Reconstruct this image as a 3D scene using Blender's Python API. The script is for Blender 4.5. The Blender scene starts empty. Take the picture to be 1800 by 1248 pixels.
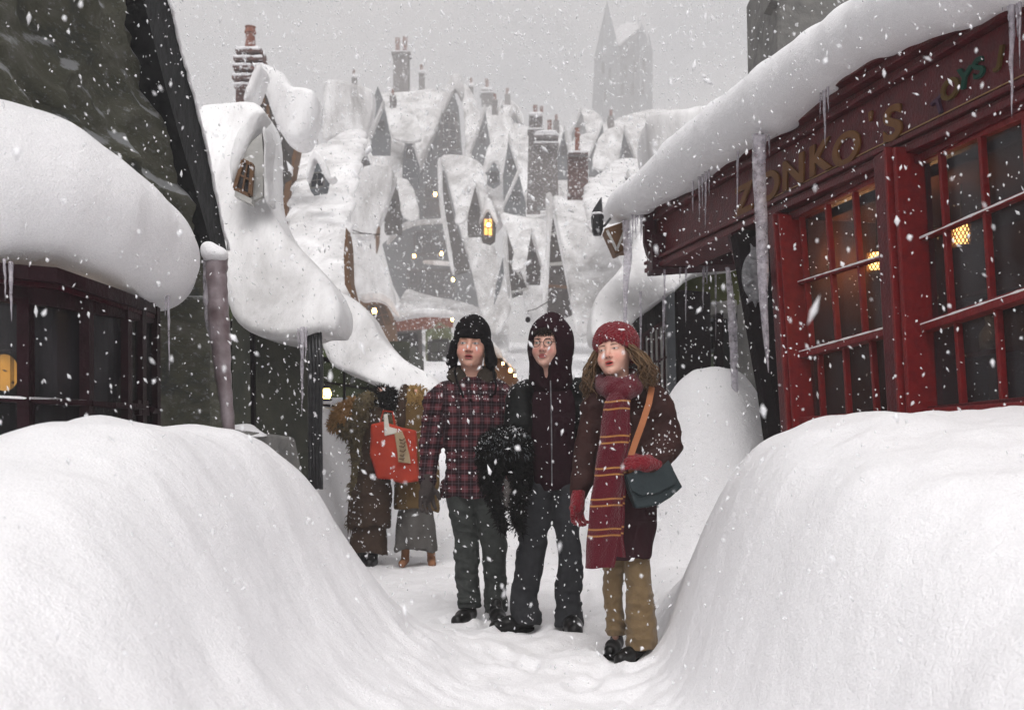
import bpy, math, random
import numpy as np
from mathutils import Vector, Matrix
random.seed(7); rng = np.random.default_rng(7)
scn = bpy.context.scene
R = math.radians
# ------------------------------------------------------------------ camera, world, sun, exposure
F = 1900.0; HC = 1.0
cam = bpy.data.cameras.new('camera'); co = bpy.data.objects.new('camera', cam)
scn.collection.objects.link(co); scn.camera = co
co.location = (0, 0, HC); co.rotation_euler = (R(90), 0, 0)
cam.sensor_width = 36; cam.lens = 36 * F / 1800; cam.shift_y = 176 / 1800
cam.clip_end = 1200; cam.clip_start = 0.05
cam.dof.use_dof = True; cam.dof.focus_distance = 5.7; cam.dof.aperture_fstop = 4.0
w = bpy.data.worlds.new('World'); scn.world = w; w.use_nodes = True
nt = w.node_tree; nt.nodes.clear()
sky = nt.nodes.new('ShaderNodeTexSky'); sky.sky_type = 'NISHITA'; sky.sun_disc = False
SUN_EL, SUN_ROT = R(60), R(184)
sky.sun_elevation = SUN_EL; sky.sun_rotation = SUN_ROT
sky.air_density = 1.0; sky.dust_density = 5.0; sky.ozone_density = 1.0
hs = nt.nodes.new('ShaderNodeHueSaturation'); hs.inputs['Saturation'].default_value = 0.10
bg = nt.nodes.new('ShaderNodeBackground'); bg.inputs['Strength'].default_value = 0.15
ow = nt.nodes.new('ShaderNodeOutputWorld')
# cloud cover: broken, faintly creamy layers of snow cloud
tcw = nt.nodes.new('ShaderNodeTexCoord'); mpw = nt.nodes.new('ShaderNodeMapping'); mpw.inputs['Scale'].default_value = (2.6, 1.0, 4.2); cn = nt.nodes.new('ShaderNodeTexNoise'); cn.inputs['Scale'].default_value = 1.7; cn.inputs['Detail'].default_value = 6; cn.inputs['Distortion'].default_value = .5
crw = nt.nodes.new('ShaderNodeValToRGB'); crw.color_ramp.elements[0].position = .36; crw.color_ramp.elements[0].color = (.84, .87, .91, 1); crw.color_ramp.elements[1].position = .62; crw.color_ramp.elements[1].color = (1.34, 1.29, 1.25, 1)
mxw = nt.nodes.new('ShaderNodeMix'); mxw.data_type = 'RGBA'; mxw.blend_type = 'MULTIPLY'; mxw.inputs[0].default_value = 1
nt.links.new(tcw.outputs['Generated'], mpw.inputs[0]); nt.links.new(mpw.outputs[0], cn.inputs['Vector']); nt.links.new(cn.outputs['Fac'], crw.inputs[0]); nt.links.new(sky.outputs[0], hs.inputs['Color']); nt.links.new(hs.outputs[0], mxw.inputs[6]); nt.links.new(crw.outputs[0], mxw.inputs[7]); nt.links.new(mxw.outputs[2], bg.inputs[0]); nt.links.new(bg.outputs[0], ow.inputs[0])
sl = bpy.data.lights.new('sun', 'SUN'); sl.energy = 0.85; sl.angle = R(30); sl.color = (1, 0.985, 0.975)
so = bpy.data.objects.new('sun', sl); scn.collection.objects.link(so)
_sd = Vector((math.sin(SUN_ROT) * math.cos(SUN_EL), math.cos(SUN_ROT) * math.cos(SUN_EL), math.sin(SUN_EL)))
so.rotation_euler = _sd.to_track_quat('Z', 'Y').to_euler()
scn.view_settings.view_transform = 'Standard'; scn.view_settings.look = 'None'
scn.view_settings.exposure = 0.27; scn.view_settings.gamma = 1
scn.cycles.use_denoising = True
try: scn.cycles.denoiser = 'OPENIMAGEDENOISE'
except Exception: pass
scn.cycles.max_bounces = 5; scn.cycles.diffuse_bounces = 3; scn.cycles.glossy_bounces = 2
scn.cycles.transmission_bounces = 4; scn.cycles.transparent_max_bounces = 12; scn.cycles.volume_bounces = 1
scn.cycles.sample_clamp_indirect = 4

def DM(d): return d if d < 12 else 12 + (d - 12) * 10.0   # the town climbs away up the hill
def P(u, v, d):
    d = DM(d); return np.array([(u - 900) / F * d, d, HC + (800 - v) / F * d])

# ------------------------------------------------------------------ materials
M = {}
def mat(name, col, rough=0.7, noise=None, bump=None, metal=0.0, spec=0.09, coat=0.0, emit=None, trans=0.0, sheen=0.0, sss=0.0):
    """noise=(scale, amount, colour2); bump=(scale, strength)"""
    m = bpy.data.materials.new(name); m.use_nodes = True; n = m.node_tree
    b = n.nodes['Principled BSDF']
    b.inputs['Base Color'].default_value = (*col, 1); b.inputs['Roughness'].default_value = rough
    b.inputs['Metallic'].default_value = metal; b.inputs['Specular IOR Level'].default_value = spec
    b.inputs['Coat Weight'].default_value = coat; b.inputs['Transmission Weight'].default_value = trans
    b.inputs['Sheen Weight'].default_value = sheen
    b.inputs['Subsurface Weight'].default_value = sss
    if sss: b.inputs['Subsurface Radius'].default_value = (1, .5, .35); b.inputs['Subsurface Scale'].default_value = .01
    tc = n.nodes.new('ShaderNodeTexCoord')
    if noise:
        t = n.nodes.new('ShaderNodeTexNoise'); t.inputs['Scale'].default_value = noise[0]; t.inputs['Detail'].default_value = 6
        n.links.new(tc.outputs['Object'], t.inputs['Vector'])
        r = n.nodes.new('ShaderNodeValToRGB'); r.color_ramp.elements[0].position = .35; r.color_ramp.elements[1].position = .68
        n.links.new(t.outputs['Fac'], r.inputs[0])
        mx = n.nodes.new('ShaderNodeMix'); mx.data_type = 'RGBA'
        mx.inputs[6].default_value = (*col, 1); mx.inputs[7].default_value = (*noise[2], 1)
        ma = n.nodes.new('ShaderNodeMath'); ma.operation = 'MULTIPLY'; ma.inputs[1].default_value = noise[1]
        n.links.new(r.outputs[0], ma.inputs[0]); n.links.new(ma.outputs[0], mx.inputs[0]); n.links.new(mx.outputs[2], b.inputs['Base Color'])
    if bump:
        t = n.nodes.new('ShaderNodeTexNoise'); t.inputs['Scale'].default_value = bump[0]; t.inputs['Detail'].default_value = 5
        n.links.new(tc.outputs['Object'], t.inputs['Vector'])
        bp = n.nodes.new('ShaderNodeBump'); bp.inputs['Strength'].default_value = bump[1]; bp.inputs['Distance'].default_value = .02
        n.links.new(t.outputs['Fac'], bp.inputs['Height']); n.links.new(bp.outputs[0], b.inputs['Normal'])
    if emit:
        b.inputs['Emission Color'].default_value = (*emit[0], 1); b.inputs['Emission Strength'].default_value = emit[1]
    M[name] = m; return m

def brickmat(name, c1, c2, mortar, sx=3.0, rough=.85):
    m = mat(name, c1, rough); n = m.node_tree; b = n.nodes['Principled BSDF']
    tc = n.nodes.new('ShaderNodeTexCoord'); mp = n.nodes.new('ShaderNodeMapping'); mp.inputs['Rotation'].default_value = (R(90), 0, 0)
    n.links.new(tc.outputs['Object'], mp.inputs[0])
    br = n.nodes.new('ShaderNodeTexBrick'); br.inputs['Scale'].default_value = sx
    br.inputs['Color1'].default_value = (*c1, 1); br.inputs['Color2'].default_value = (*c2, 1); br.inputs['Mortar'].default_value = (*mortar, 1)
    n.links.new(mp.outputs[0], br.inputs['Vector'])
    ns = n.nodes.new('ShaderNodeTexNoise'); ns.inputs['Scale'].default_value = 9; ns.inputs['Detail'].default_value = 7
    n.links.new(tc.outputs['Object'], ns.inputs['Vector'])
    rp = n.nodes.new('ShaderNodeValToRGB'); rp.color_ramp.elements[0].position = .56; rp.color_ramp.elements[1].position = .66
    n.links.new(ns.outputs['Fac'], rp.inputs[0])
    mx = n.nodes.new('ShaderNodeMix'); mx.data_type = 'RGBA'; mx.inputs[7].default_value = (.75, .75, .77, 1)
    ml = n.nodes.new('ShaderNodeMath'); ml.operation = 'MULTIPLY'; ml.inputs[1].default_value = .8
    n.links.new(rp.outputs[0], ml.inputs[0]); n.links.new(ml.outputs[0], mx.inputs[0]); n.links.new(br.outputs[0], mx.inputs[6]); n.links.new(mx.outputs[2], b.inputs['Base Color'])
    bp = n.nodes.new('ShaderNodeBump'); bp.inputs['Strength'].default_value = .6; bp.inputs['Distance'].default_value = .02
    n.links.new(br.outputs['Fac'], bp.inputs['Height']); bp.invert = True; n.links.new(bp.outputs[0], b.inputs['Normal'])
    return m

def snowmat():
    m = mat('snow', (.84, .835, .85), .65, spec=.25); n = m.node_tree; b = n.nodes['Principled BSDF']
    tc = n.nodes.new('ShaderNodeTexCoord')
    a = n.nodes.new('ShaderNodeTexNoise'); a.inputs['Scale'].default_value = 150; a.inputs['Detail'].default_value = 3
    c = n.nodes.new('ShaderNodeTexNoise'); c.inputs['Scale'].default_value = 7; c.inputs['Detail'].default_value = 7; c.inputs['Roughness'].default_value = .62
    for t in (a, c): n.links.new(tc.outputs['Object'], t.inputs['Vector'])
    b1 = n.nodes.new('ShaderNodeBump'); b1.inputs['Strength'].default_value = 1; b1.inputs['Distance'].default_value = .004
    b2 = n.nodes.new('ShaderNodeBump'); b2.inputs['Strength'].default_value = .5; b2.inputs['Distance'].default_value = .035
    n.links.new(a.outputs['Fac'], b1.inputs['Height']); n.links.new(c.outputs['Fac'], b2.inputs['Height'])
    n.links.new(b2.outputs[0], b1.inputs['Normal']); n.links.new(b1.outputs[0], b.inputs['Normal'])
    mx = n.nodes.new('ShaderNodeMix'); mx.data_type = 'RGBA'; mx.inputs[6].default_value = (.66, .655, .675, 1); mx.inputs[7].default_value = (.95, .94, .95, 1)
    n.links.new(a.outputs['Fac'], mx.inputs[0]); n.links.new(mx.outputs[2], b.inputs['Base Color'])
    return m
snowmat()
def mottledsnow(name='thin_snow', sc=.55, cs=((.34, .33, .325, 1), (.60, .59, .59, 1), (.80, .795, .80, 1)), bd=.3):  # grey-and-white mottled roof snow; the greyer mix goes on the farther houses
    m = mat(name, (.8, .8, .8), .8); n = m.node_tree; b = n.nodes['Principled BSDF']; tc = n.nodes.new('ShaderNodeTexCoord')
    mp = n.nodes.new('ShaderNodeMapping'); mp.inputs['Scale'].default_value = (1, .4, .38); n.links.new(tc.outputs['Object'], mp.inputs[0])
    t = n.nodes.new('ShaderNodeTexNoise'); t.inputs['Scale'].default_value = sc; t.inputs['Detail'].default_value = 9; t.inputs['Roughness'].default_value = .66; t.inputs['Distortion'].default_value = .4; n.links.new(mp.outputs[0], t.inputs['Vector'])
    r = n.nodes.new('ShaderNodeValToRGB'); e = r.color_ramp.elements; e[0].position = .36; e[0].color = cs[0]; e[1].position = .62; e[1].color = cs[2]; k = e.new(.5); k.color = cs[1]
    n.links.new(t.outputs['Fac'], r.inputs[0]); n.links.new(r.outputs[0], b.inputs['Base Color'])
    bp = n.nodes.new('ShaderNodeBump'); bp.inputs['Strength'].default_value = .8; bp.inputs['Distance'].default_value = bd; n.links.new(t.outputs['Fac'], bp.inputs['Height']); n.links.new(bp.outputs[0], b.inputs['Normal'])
mottledsnow(); mottledsnow('roof_snow', 1.5, ((.50, .49, .49, 1), (.68, .67, .675, 1), (.80, .795, .80, 1)), .06)
mat('tarred_board', (.011, .012, .013), .6, noise=(9, .6, (.028, .029, .030)), bump=(14, .8), spec=.1)
def flakemat():
    m = bpy.data.materials.new('flake'); m.use_nodes = True; n = m.node_tree; n.nodes.clear(); o = n.nodes.new('ShaderNodeOutputMaterial'); t = n.nodes.new('ShaderNodeBsdfTransparent'); d = n.nodes.new('ShaderNodeBsdfDiffuse'); d.inputs[0].default_value = (.88, .88, .9, 1)
    x = n.nodes.new('ShaderNodeMixShader'); ge = n.nodes.new('ShaderNodeNewGeometry'); mr = n.nodes.new('ShaderNodeMapRange'); mr.inputs['To Min'].default_value = .42; mr.inputs['To Max'].default_value = .92
    n.links.new(ge.outputs['Random Per Island'], mr.inputs[0]); n.links.new(mr.outputs[0], x.inputs[0]); n.links.new(t.outputs[0], x.inputs[1]); n.links.new(d.outputs[0], x.inputs[2]); n.links.new(x.outputs[0], o.inputs[0]); M['flake'] = m
flakemat()
mat('red', (.090, .0035, .007), .42, noise=(14, .65, (.036, .003, .006)), bump=(60, .25), spec=.24)
mat('red_edge', (.165, .007, .008), .45, noise=(22, .6, (.085, .004, .007)), bump=(60, .25), spec=.24)
mat('maroon', (.040, .004, .009), .5, noise=(12, .6, (.012, .005, .008)), bump=(40, .3))
mat('black_wood', (.004, .002, .003), .55, noise=(10, .6, (.010, .006, .008)), bump=(40, .4), spec=.06)
mat('bow_wood', (.018, .005, .008), .5, noise=(14, .6, (.008, .003, .004)), bump=(50, .3))
mat('olive_wood', (.060, .062, .046), .6, noise=(5, .7, (.030, .034, .030)), bump=(25, .5))
mat('dark_wood', (.045, .038, .036), .7, noise=(6, .7, (.10, .09, .085)), bump=(20, .5))
mat('brown_wood', (.16, .09, .05), .6, noise=(9, .6, (.09, .05, .03)), bump=(30, .4))
mat('slate', (.12, .13, .14), .7, noise=(5, .6, (.07, .075, .08)), bump=(14, .6))
mat('green_paint', (.065, .075, .02), .6, noise=(4, .6, (.10, .11, .05)), bump=(20, .4))
mat('pale_green', (.16, .20, .12), .7, noise=(6, .5, (.22, .25, .18)), bump=(20, .4))
mat('grey_plaster', (.20, .195, .185), .85, noise=(5, .7, (.10, .10, .10)), bump=(18, .7))
mat('pale_plaster', (.45, .44, .42), .85, noise=(5, .6, (.3, .3, .29)), bump=(18, .5))
mat('dark_metal', (.03, .03, .033), .4, metal=.6, spec=.24, noise=(20, .4, (.07, .07, .07)))
mat('silver', (.20, .20, .21), .5, metal=.2, spec=.24, noise=(30, .7, (.08, .08, .085)), bump=(40, .9))
mat('gold_paint', (.16, .07, .022), .45, noise=(30, .6, (.12, .055, .02)))
mat('gold_line', (.33, .20, .09), .4)
mat('green_letter', (.008, .050, .034), .5); mat('violet_letter', (.06, .03, .055), .5); mat('ochre_letter', (.09, .052, .012), .5)
mat('lamp', (.9, .5, .15), .5, emit=((1, .55, .17), 9))
mat('lamp_small', (.9, .5, .15), .5, emit=((1, .50, .15), 22))
mat('lamp_yellow', (.9, .7, .2), .5, emit=((1, .72, .2), 20))
mat('lamp_soft', (.8, .5, .15), .5, emit=((1, .50, .11), 1.5))
mat('inside', (.05, .018, .016), .9, noise=(3, .7, (.10, .05, .04)))
mat('inside_dark', (.006, .006, .007), .9, noise=(3, .7, (.03, .032, .034)))
mat('inside_green', (.10, .12, .05), .9, noise=(2.5, .7, (.03, .05, .03)))
brickmat('brick', (.14, .06, .045), (.08, .04, .035), (.16, .15, .15), 5)
brickmat('greybrick', (.13, .10, .09), (.07, .06, .06), (.18, .18, .18), 5)
brickmat('terracotta', (.22, .07, .035), (.16, .05, .03), (.2, .1, .08), 4)
brickmat('castle_stone', (.10, .12, .14), (.07, .085, .10), (.12, .14, .15), 1)
def glassmat(name, tint, f):
    m = bpy.data.materials.new(name); m.use_nodes = True; n = m.node_tree; n.nodes.clear()
    o = n.nodes.new('ShaderNodeOutputMaterial'); t = n.nodes.new('ShaderNodeBsdfTransparent'); t.inputs[0].default_value = (*tint, 1)
    g = n.nodes.new('ShaderNodeBsdfPrincipled'); g.inputs['Base Color'].default_value = (.045, .042, .048, 1); g.inputs['Roughness'].default_value = .22
    no = n.nodes.new('ShaderNodeTexNoise'); no.inputs['Scale'].default_value = 3; no.inputs['Detail'].default_value = 4
    tc = n.nodes.new('ShaderNodeTexCoord'); n.links.new(tc.outputs['Object'], no.inputs['Vector'])
    mr = n.nodes.new('ShaderNodeMapRange'); mr.inputs['From Min'].default_value = .35; mr.inputs['From Max'].default_value = .7
    mr.inputs['To Min'].default_value = f * .4; mr.inputs['To Max'].default_value = min(1, f * 1.6)
    x = n.nodes.new('ShaderNodeMixShader')
    n.links.new(no.outputs['Fac'], mr.inputs[0]); n.links.new(mr.outputs[0], x.inputs[0])
    n.links.new(t.outputs[0], x.inputs[1]); n.links.new(g.outputs[0], x.inputs[2]); n.links.new(x.outputs[0], o.inputs[0]); M[name] = m
glassmat('glass', (.8, .8, .82), .34); glassmat('glass_dark', (.6, .6, .62), .30)
def icemat():
    m = bpy.data.materials.new('ice'); m.use_nodes = True; n = m.node_tree; b = n.nodes['Principled BSDF']
    b.inputs['Base Color'].default_value = (.62, .58, .63, 1); b.inputs['Roughness'].default_value = .28; b.inputs['Specular IOR Level'].default_value = .6
    t = n.nodes.new('ShaderNodeBsdfTransparent'); t.inputs[0].default_value = (.92, .92, .94, 1)
    x = n.nodes.new('ShaderNodeMixShader'); no = n.nodes.new('ShaderNodeTexNoise'); no.inputs['Scale'].default_value = 25; no.inputs['Detail'].default_value = 4
    tc = n.nodes.new('ShaderNodeTexCoord'); n.links.new(tc.outputs['Object'], no.inputs['Vector'])
    mr = n.nodes.new('ShaderNodeMapRange'); mr.inputs['From Min'].default_value = .3; mr.inputs['From Max'].default_value = .7; mr.inputs['To Min'].default_value = .16; mr.inputs['To Max'].default_value = .66
    bp = n.nodes.new('ShaderNodeBump'); bp.inputs['Strength'].default_value = .4; bp.inputs['Distance'].default_value = .01
    n.links.new(no.outputs['Fac'], mr.inputs[0]); n.links.new(no.outputs['Fac'], bp.inputs['Height']); n.links.new(bp.outputs[0], b.inputs['Normal'])
    n.links.new(mr.outputs[0], x.inputs[0]); n.links.new(t.outputs[0], x.inputs[1]); n.links.new(b.outputs[0], x.inputs[2])
    n.links.new(x.outputs[0], n.nodes['Material Output'].inputs[0]); M['ice'] = m
icemat()
mat('frozen_wood', (.11, .075, .08), .35, noise=(7, .8, (.36, .31, .33)), bump=(14, .7), spec=.6)
def stonewall():
    m = mat('rough_stone', (.045, .047, .042), .8, spec=.15); n = m.node_tree; b = n.nodes['Principled BSDF']
    tc = n.nodes.new('ShaderNodeTexCoord'); mp = n.nodes.new('ShaderNodeMapping'); mp.inputs['Scale'].default_value = (1, .55, 1.5)
    n.links.new(tc.outputs['Object'], mp.inputs[0])
    ns = n.nodes.new('ShaderNodeTexNoise'); ns.inputs['Scale'].default_value = 3.2; ns.inputs['Detail'].default_value = 9; ns.inputs['Roughness'].default_value = .68; ns.inputs['Distortion'].default_value = .6
    n.links.new(mp.outputs[0], ns.inputs['Vector'])
    cr = n.nodes.new('ShaderNodeValToRGB'); e = cr.color_ramp.elements
    e[0].position = .3; e[0].color = (.070, .082, .080, 1); e[1].position = .74; e[1].color = (.30, .30, .26, 1)
    k = e.new(.5); k.color = (.165, .165, .120, 1)
    n.links.new(ns.outputs['Fac'], cr.inputs[0])
    vo = n.nodes.new('ShaderNodeTexVoronoi'); vo.feature = 'DISTANCE_TO_EDGE'; vo.inputs['Scale'].default_value = 1.8
    mw = n.nodes.new('ShaderNodeVectorMath'); mw.operation = 'ADD'
    sc = n.nodes.new('ShaderNodeVectorMath'); sc.operation = 'SCALE'; sc.inputs['Scale'].default_value = .35
    n.links.new(ns.outputs['Color'], sc.inputs[0]); n.links.new(mp.outputs[0], mw.inputs[0]); n.links.new(sc.outputs[0], mw.inputs[1]); n.links.new(mw.outputs[0], vo.inputs['Vector'])
    r2 = n.nodes.new('ShaderNodeValToRGB'); r2.color_ramp.elements[0].position = .0; r2.color_ramp.elements[0].color = (1, 1, 1, 1); r2.color_ramp.elements[1].position = .045; r2.color_ramp.elements[1].color = (0, 0, 0, 1)
    n.links.new(vo.outputs['Distance'], r2.inputs[0])
    mk = n.nodes.new('ShaderNodeMath'); mk.operation = 'MULTIPLY'; mk.inputs[1].default_value = .28
    n.links.new(r2.outputs[0], mk.inputs[0])
    mx = n.nodes.new('ShaderNodeMix'); mx.data_type = 'RGBA'; mx.inputs[7].default_value = (.15, .145, .095, 1)
    n.links.new(mk.outputs[0], mx.inputs[0]); n.links.new(cr.outputs[0], mx.inputs[6])
    # wind-blown snow caught on the ridges
    fs = n.nodes.new('ShaderNodeTexNoise'); fs.inputs['Scale'].default_value = 26; fs.inputs['Detail'].default_value = 8; fs.inputs['Roughness'].default_value = .75
    n.links.new(mp.outputs[0], fs.inputs['Vector'])
    r3 = n.nodes.new('ShaderNodeValToRGB'); r3.color_ramp.elements[0].position = .55; r3.color_ramp.elements[1].position = .74
    n.links.new(fs.outputs['Fac'], r3.inputs[0])
    m3 = n.nodes.new('ShaderNodeMix'); m3.data_type = 'RGBA'; m3.inputs[7].default_value = (.46, .47, .48, 1)
    n.links.new(r3.outputs[0], m3.inputs[0]); n.links.new(mx.outputs[2], m3.inputs[6]); n.links.new(m3.outputs[2], b.inputs['Base Color'])
    ge = n.nodes.new('ShaderNodeNewGeometry'); sz = n.nodes.new('ShaderNodeSeparateXYZ'); n.links.new(ge.outputs['Normal'], sz.inputs[0])
    a4 = n.nodes.new('ShaderNodeMath'); a4.operation = 'MULTIPLY_ADD'; a4.inputs[1].default_value = .9; n.links.new(fs.outputs['Fac'], a4.inputs[0]); n.links.new(sz.outputs['Z'], a4.inputs[2])
    r4 = n.nodes.new('ShaderNodeValToRGB'); r4.color_ramp.elements[0].position = .78; r4.color_ramp.elements[1].position = .98; n.links.new(a4.outputs[0], r4.inputs[0])
    m4 = n.nodes.new('ShaderNodeMix'); m4.data_type = 'RGBA'; m4.inputs[7].default_value = (.55, .56, .57, 1); n.links.new(r4.outputs[0], m4.inputs[0]); n.links.new(m3.outputs[2], m4.inputs[6]); n.links.new(m4.outputs[2], b.inputs['Base Color'])
    ad = n.nodes.new('ShaderNodeMath'); ad.operation = 'ADD'; n.links.new(ns.outputs['Fac'], ad.inputs[0]); n.links.new(fs.outputs['Fac'], ad.inputs[1])
    bp = n.nodes.new('ShaderNodeBump'); bp.inputs['Strength'].default_value = 1; bp.inputs['Distance'].default_value = .09
    n.links.new(ad.outputs[0], bp.inputs['Height']); n.links.new(bp.outputs[0], b.inputs['Normal'])
stonewall()
# clothing
def plaidmat():
    m = mat('plaid', (.05, .02, .03), .9, bump=(11, 1.0)); n = m.node_tree; b = n.nodes['Principled BSDF']
    at = n.nodes.new('ShaderNodeAttribute'); at.attribute_name = 'pat'
    sp = n.nodes.new('ShaderNodeSeparateXYZ'); n.links.new(at.outputs['Vector'], sp.inputs[0])
    def stripes(ax, per, lo, hi, off=0.0):
        a = n.nodes.new('ShaderNodeMath'); a.operation = 'MULTIPLY_ADD'; a.inputs[1].default_value = 1 / per; a.inputs[2].default_value = off
        n.links.new(sp.outputs[ax], a.inputs[0]); f = n.nodes.new('ShaderNodeMath'); f.operation = 'FRACT'; n.links.new(a.outputs[0], f.inputs[0])
        g = n.nodes.new('ShaderNodeMath'); g.operation = 'GREATER_THAN'; g.inputs[1].default_value = lo
        l = n.nodes.new('ShaderNodeMath'); l.operation = 'LESS_THAN'; l.inputs[1].default_value = hi
        n.links.new(f.outputs[0], g.inputs[0]); n.links.new(f.outputs[0], l.inputs[0])
        q = n.nodes.new('ShaderNodeMath'); q.operation = 'MULTIPLY'; n.links.new(g.outputs[0], q.inputs[0]); n.links.new(l.outputs[0], q.inputs[1]); return q
    def mix(prev, fac, col, k):
        s = n.nodes.new('ShaderNodeMath'); s.operation = 'MULTIPLY'; s.inputs[1].default_value = k; n.links.new(fac.outputs[0], s.inputs[0])
        x = n.nodes.new('ShaderNodeMix'); x.data_type = 'RGBA'; x.inputs[7].default_value = (*col, 1); n.links.new(s.outputs[0], x.inputs[0])
        if prev is None: x.inputs[6].default_value = (.105, .030, .036, 1)
        else: n.links.new(prev.outputs[2], x.inputs[6])
        return x
    c = mix(None, stripes('X', .068, .0, .46), (.006, .005, .007), .72)
    c = mix(c, stripes('Z', .068, .0, .46), (.006, .005, .007), .72)
    c = mix(c, stripes('X', .068, .20, .27), (.08, .065, .075), .5); c = mix(c, stripes('Z', .068, .20, .27), (.08, .065, .075), .5)
    c = mix(c, stripes('X', .068, .70, .76), (.17, .11, .13), .45); c = mix(c, stripes('Z', .068, .70, .76), (.17, .11, .13), .45)
    n.links.new(c.outputs[2], b.inputs['Base Color'])
plaidmat()
mat('trousers_grey', (.036, .040, .038), .85, noise=(18, .5, (.062, .067, .062)), bump=(13, 1.0))
mat('trousers_dark', (.024, .025, .028), .85, noise=(18, .5, (.042, .043, .047)), bump=(13, 1.0))
mat('corduroy', (.17, .115, .060), .85, noise=(22, .5, (.12, .08, .04)), bump=(16, .9), sheen=.2)
mat('shoe', (.004, .004, .004), .35, noise=(30, .4, (.015, .014, .014)), spec=.24)
mat('fur_black', (.003, .003, .003), .8, noise=(30, .5, (.014, .014, .014)), spec=.05)
mat('hat_black', (.005, .004, .005), .85, bump=(60, .5))
mat('collar', (.050, .040, .032), .9, bump=(90, .5))
mat('glove_grey', (.055, .045, .043), .9, bump=(80, .5))
mat('hoodie', (.015, .0045, .0075), .95, noise=(40, .4, (.026, .009, .013)), bump=(70, .3))
mat('black_jacket', (.0025, .0028, .0028), .5, noise=(8, .5, (.010, .011, .011)), bump=(12, 1.0), spec=.10)
mat('puffer', (.040, .017, .015), .65, noise=(12, .5, (.024, .010, .010)), bump=(12, 1.0))
mat('coat_lower', (.028, .010, .013), .85, bump=(12, .9))
mat('red_knit', (.20, .008, .016), .95, noise=(60, .5, (.10, .004, .010)), bump=(90, 1.0), sheen=.2)
mat('leather_strap', (.34, .13, .06), .5, bump=(50, .2))
mat('slate_leather', (.022, .030, .033), .5, noise=(10, .5, (.035, .045, .048)), bump=(30, .3))
mat('hair_brown', (.085, .050, .030), .55, noise=(18, .7, (.16, .10, .055)))
mat('hair_dark', (.018, .012, .010), .5)
mat('hair_ginger', (.16, .05, .02), .6)
mat('hair_blond', (.34, .22, .08), .7, noise=(20, .6, (.20, .11, .04)))
mat('tan_fur', (.36, .20, .08), .9, noise=(16, .6, (.20, .11, .04)))
mat('moss_coat', (.085, .068, .040), .95, noise=(25, .8, (.17, .13, .07)), bump=(40, 1))
mat('brown_coat', (.040, .024, .017), .85, noise=(10, .5, (.07, .045, .03)), bump=(30, .3))
mat('ochre_coat', (.12, .075, .030), .9, noise=(10, .5, (.08, .05, .02)), bump=(30, .3))
mat('grey_skirt', (.10, .095, .09), .9, noise=(7, .7, (.045, .038, .034)), bump=(30, .3))
mat('boot_tan', (.24, .11, .055), .6)
mat('bag_red', (.40, .045, .022), .6, noise=(6, .8, (.27, .025, .014)), bump=(10, .5))
mat('bag_paper', (.36, .27, .17), .8); mat('bag_white', (.6, .56, .5), .8)
mat('wire', (.02, .015, .013), .5)
def colmat(name, rough=.5, sss=0):
    m = mat(name, (.5, .5, .5), rough, spec=.35, sss=sss); n = m.node_tree
    a = n.nodes.new('ShaderNodeAttribute'); a.attribute_name = 'Col'; n.links.new(a.outputs['Color'], n.nodes['Principled BSDF'].inputs['Base Color'])
colmat('skin', .5, .12)
def scarfmat():
    m = mat('scarf', (.09, .005, .012), .95, bump=(140, .7), sheen=.2); n = m.node_tree; b = n.nodes['Principled BSDF']
    a = n.nodes.new('ShaderNodeAttribute'); a.attribute_name = 'Col'; n.links.new(a.outputs['Color'], b.inputs['Base Color'])
scarfmat()

# ------------------------------------------------------------------ object helpers
def link(o, parent=None):
    scn.collection.objects.link(o)
    if parent is not None: o.parent = parent
    return o
def tag(o, label=None, cat=None, group=None, kind=None):
    if label: o['label'] = label
    if cat: o['category'] = cat
    if group: o['group'] = group
    if kind: o['kind'] = kind
    return o
def thing(name, label, cat, group=None):
    o = bpy.data.objects.new(name, None); o.empty_display_size = .1; link(o); return tag(o, label, cat, group)
def npmesh(name, V, Fc, mats, parent=None, smooth=True, col=None, pat=None, label=None):
    me = bpy.data.meshes.new(name); V = np.asarray(V, np.float32); Fc = np.asarray(Fc, np.int32); k = Fc.shape[1]
    me.vertices.add(len(V)); me.vertices.foreach_set('co', V.ravel())
    me.loops.add(Fc.size); me.loops.foreach_set('vertex_index', Fc.ravel())
    me.polygons.add(len(Fc)); me.polygons.foreach_set('loop_start', np.arange(0, Fc.size, k, dtype=np.int32))
    try: me.polygons.foreach_set('loop_total', np.full(len(Fc), k, np.int32))
    except Exception: pass
    me.update(calc_edges=True); me.validate()
    if smooth: me.polygons.foreach_set('use_smooth', np.ones(len(me.polygons), bool))
    if col is not None:
        c = me.color_attributes.new('Col', 'FLOAT_COLOR', 'POINT'); c.data.foreach_set('color', np.c_[col, np.ones(len(V))].astype(np.float32).ravel())
    if pat is not None:
        c = me.attributes.new('pat', 'FLOAT_VECTOR', 'POINT'); c.data.foreach_set('vector', np.asarray(pat, np.float32).ravel())
    me.materials.append(M[mats]); o = bpy.data.objects.new(name, me); link(o, parent)
    if label: o['label'] = label
    return o
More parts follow.
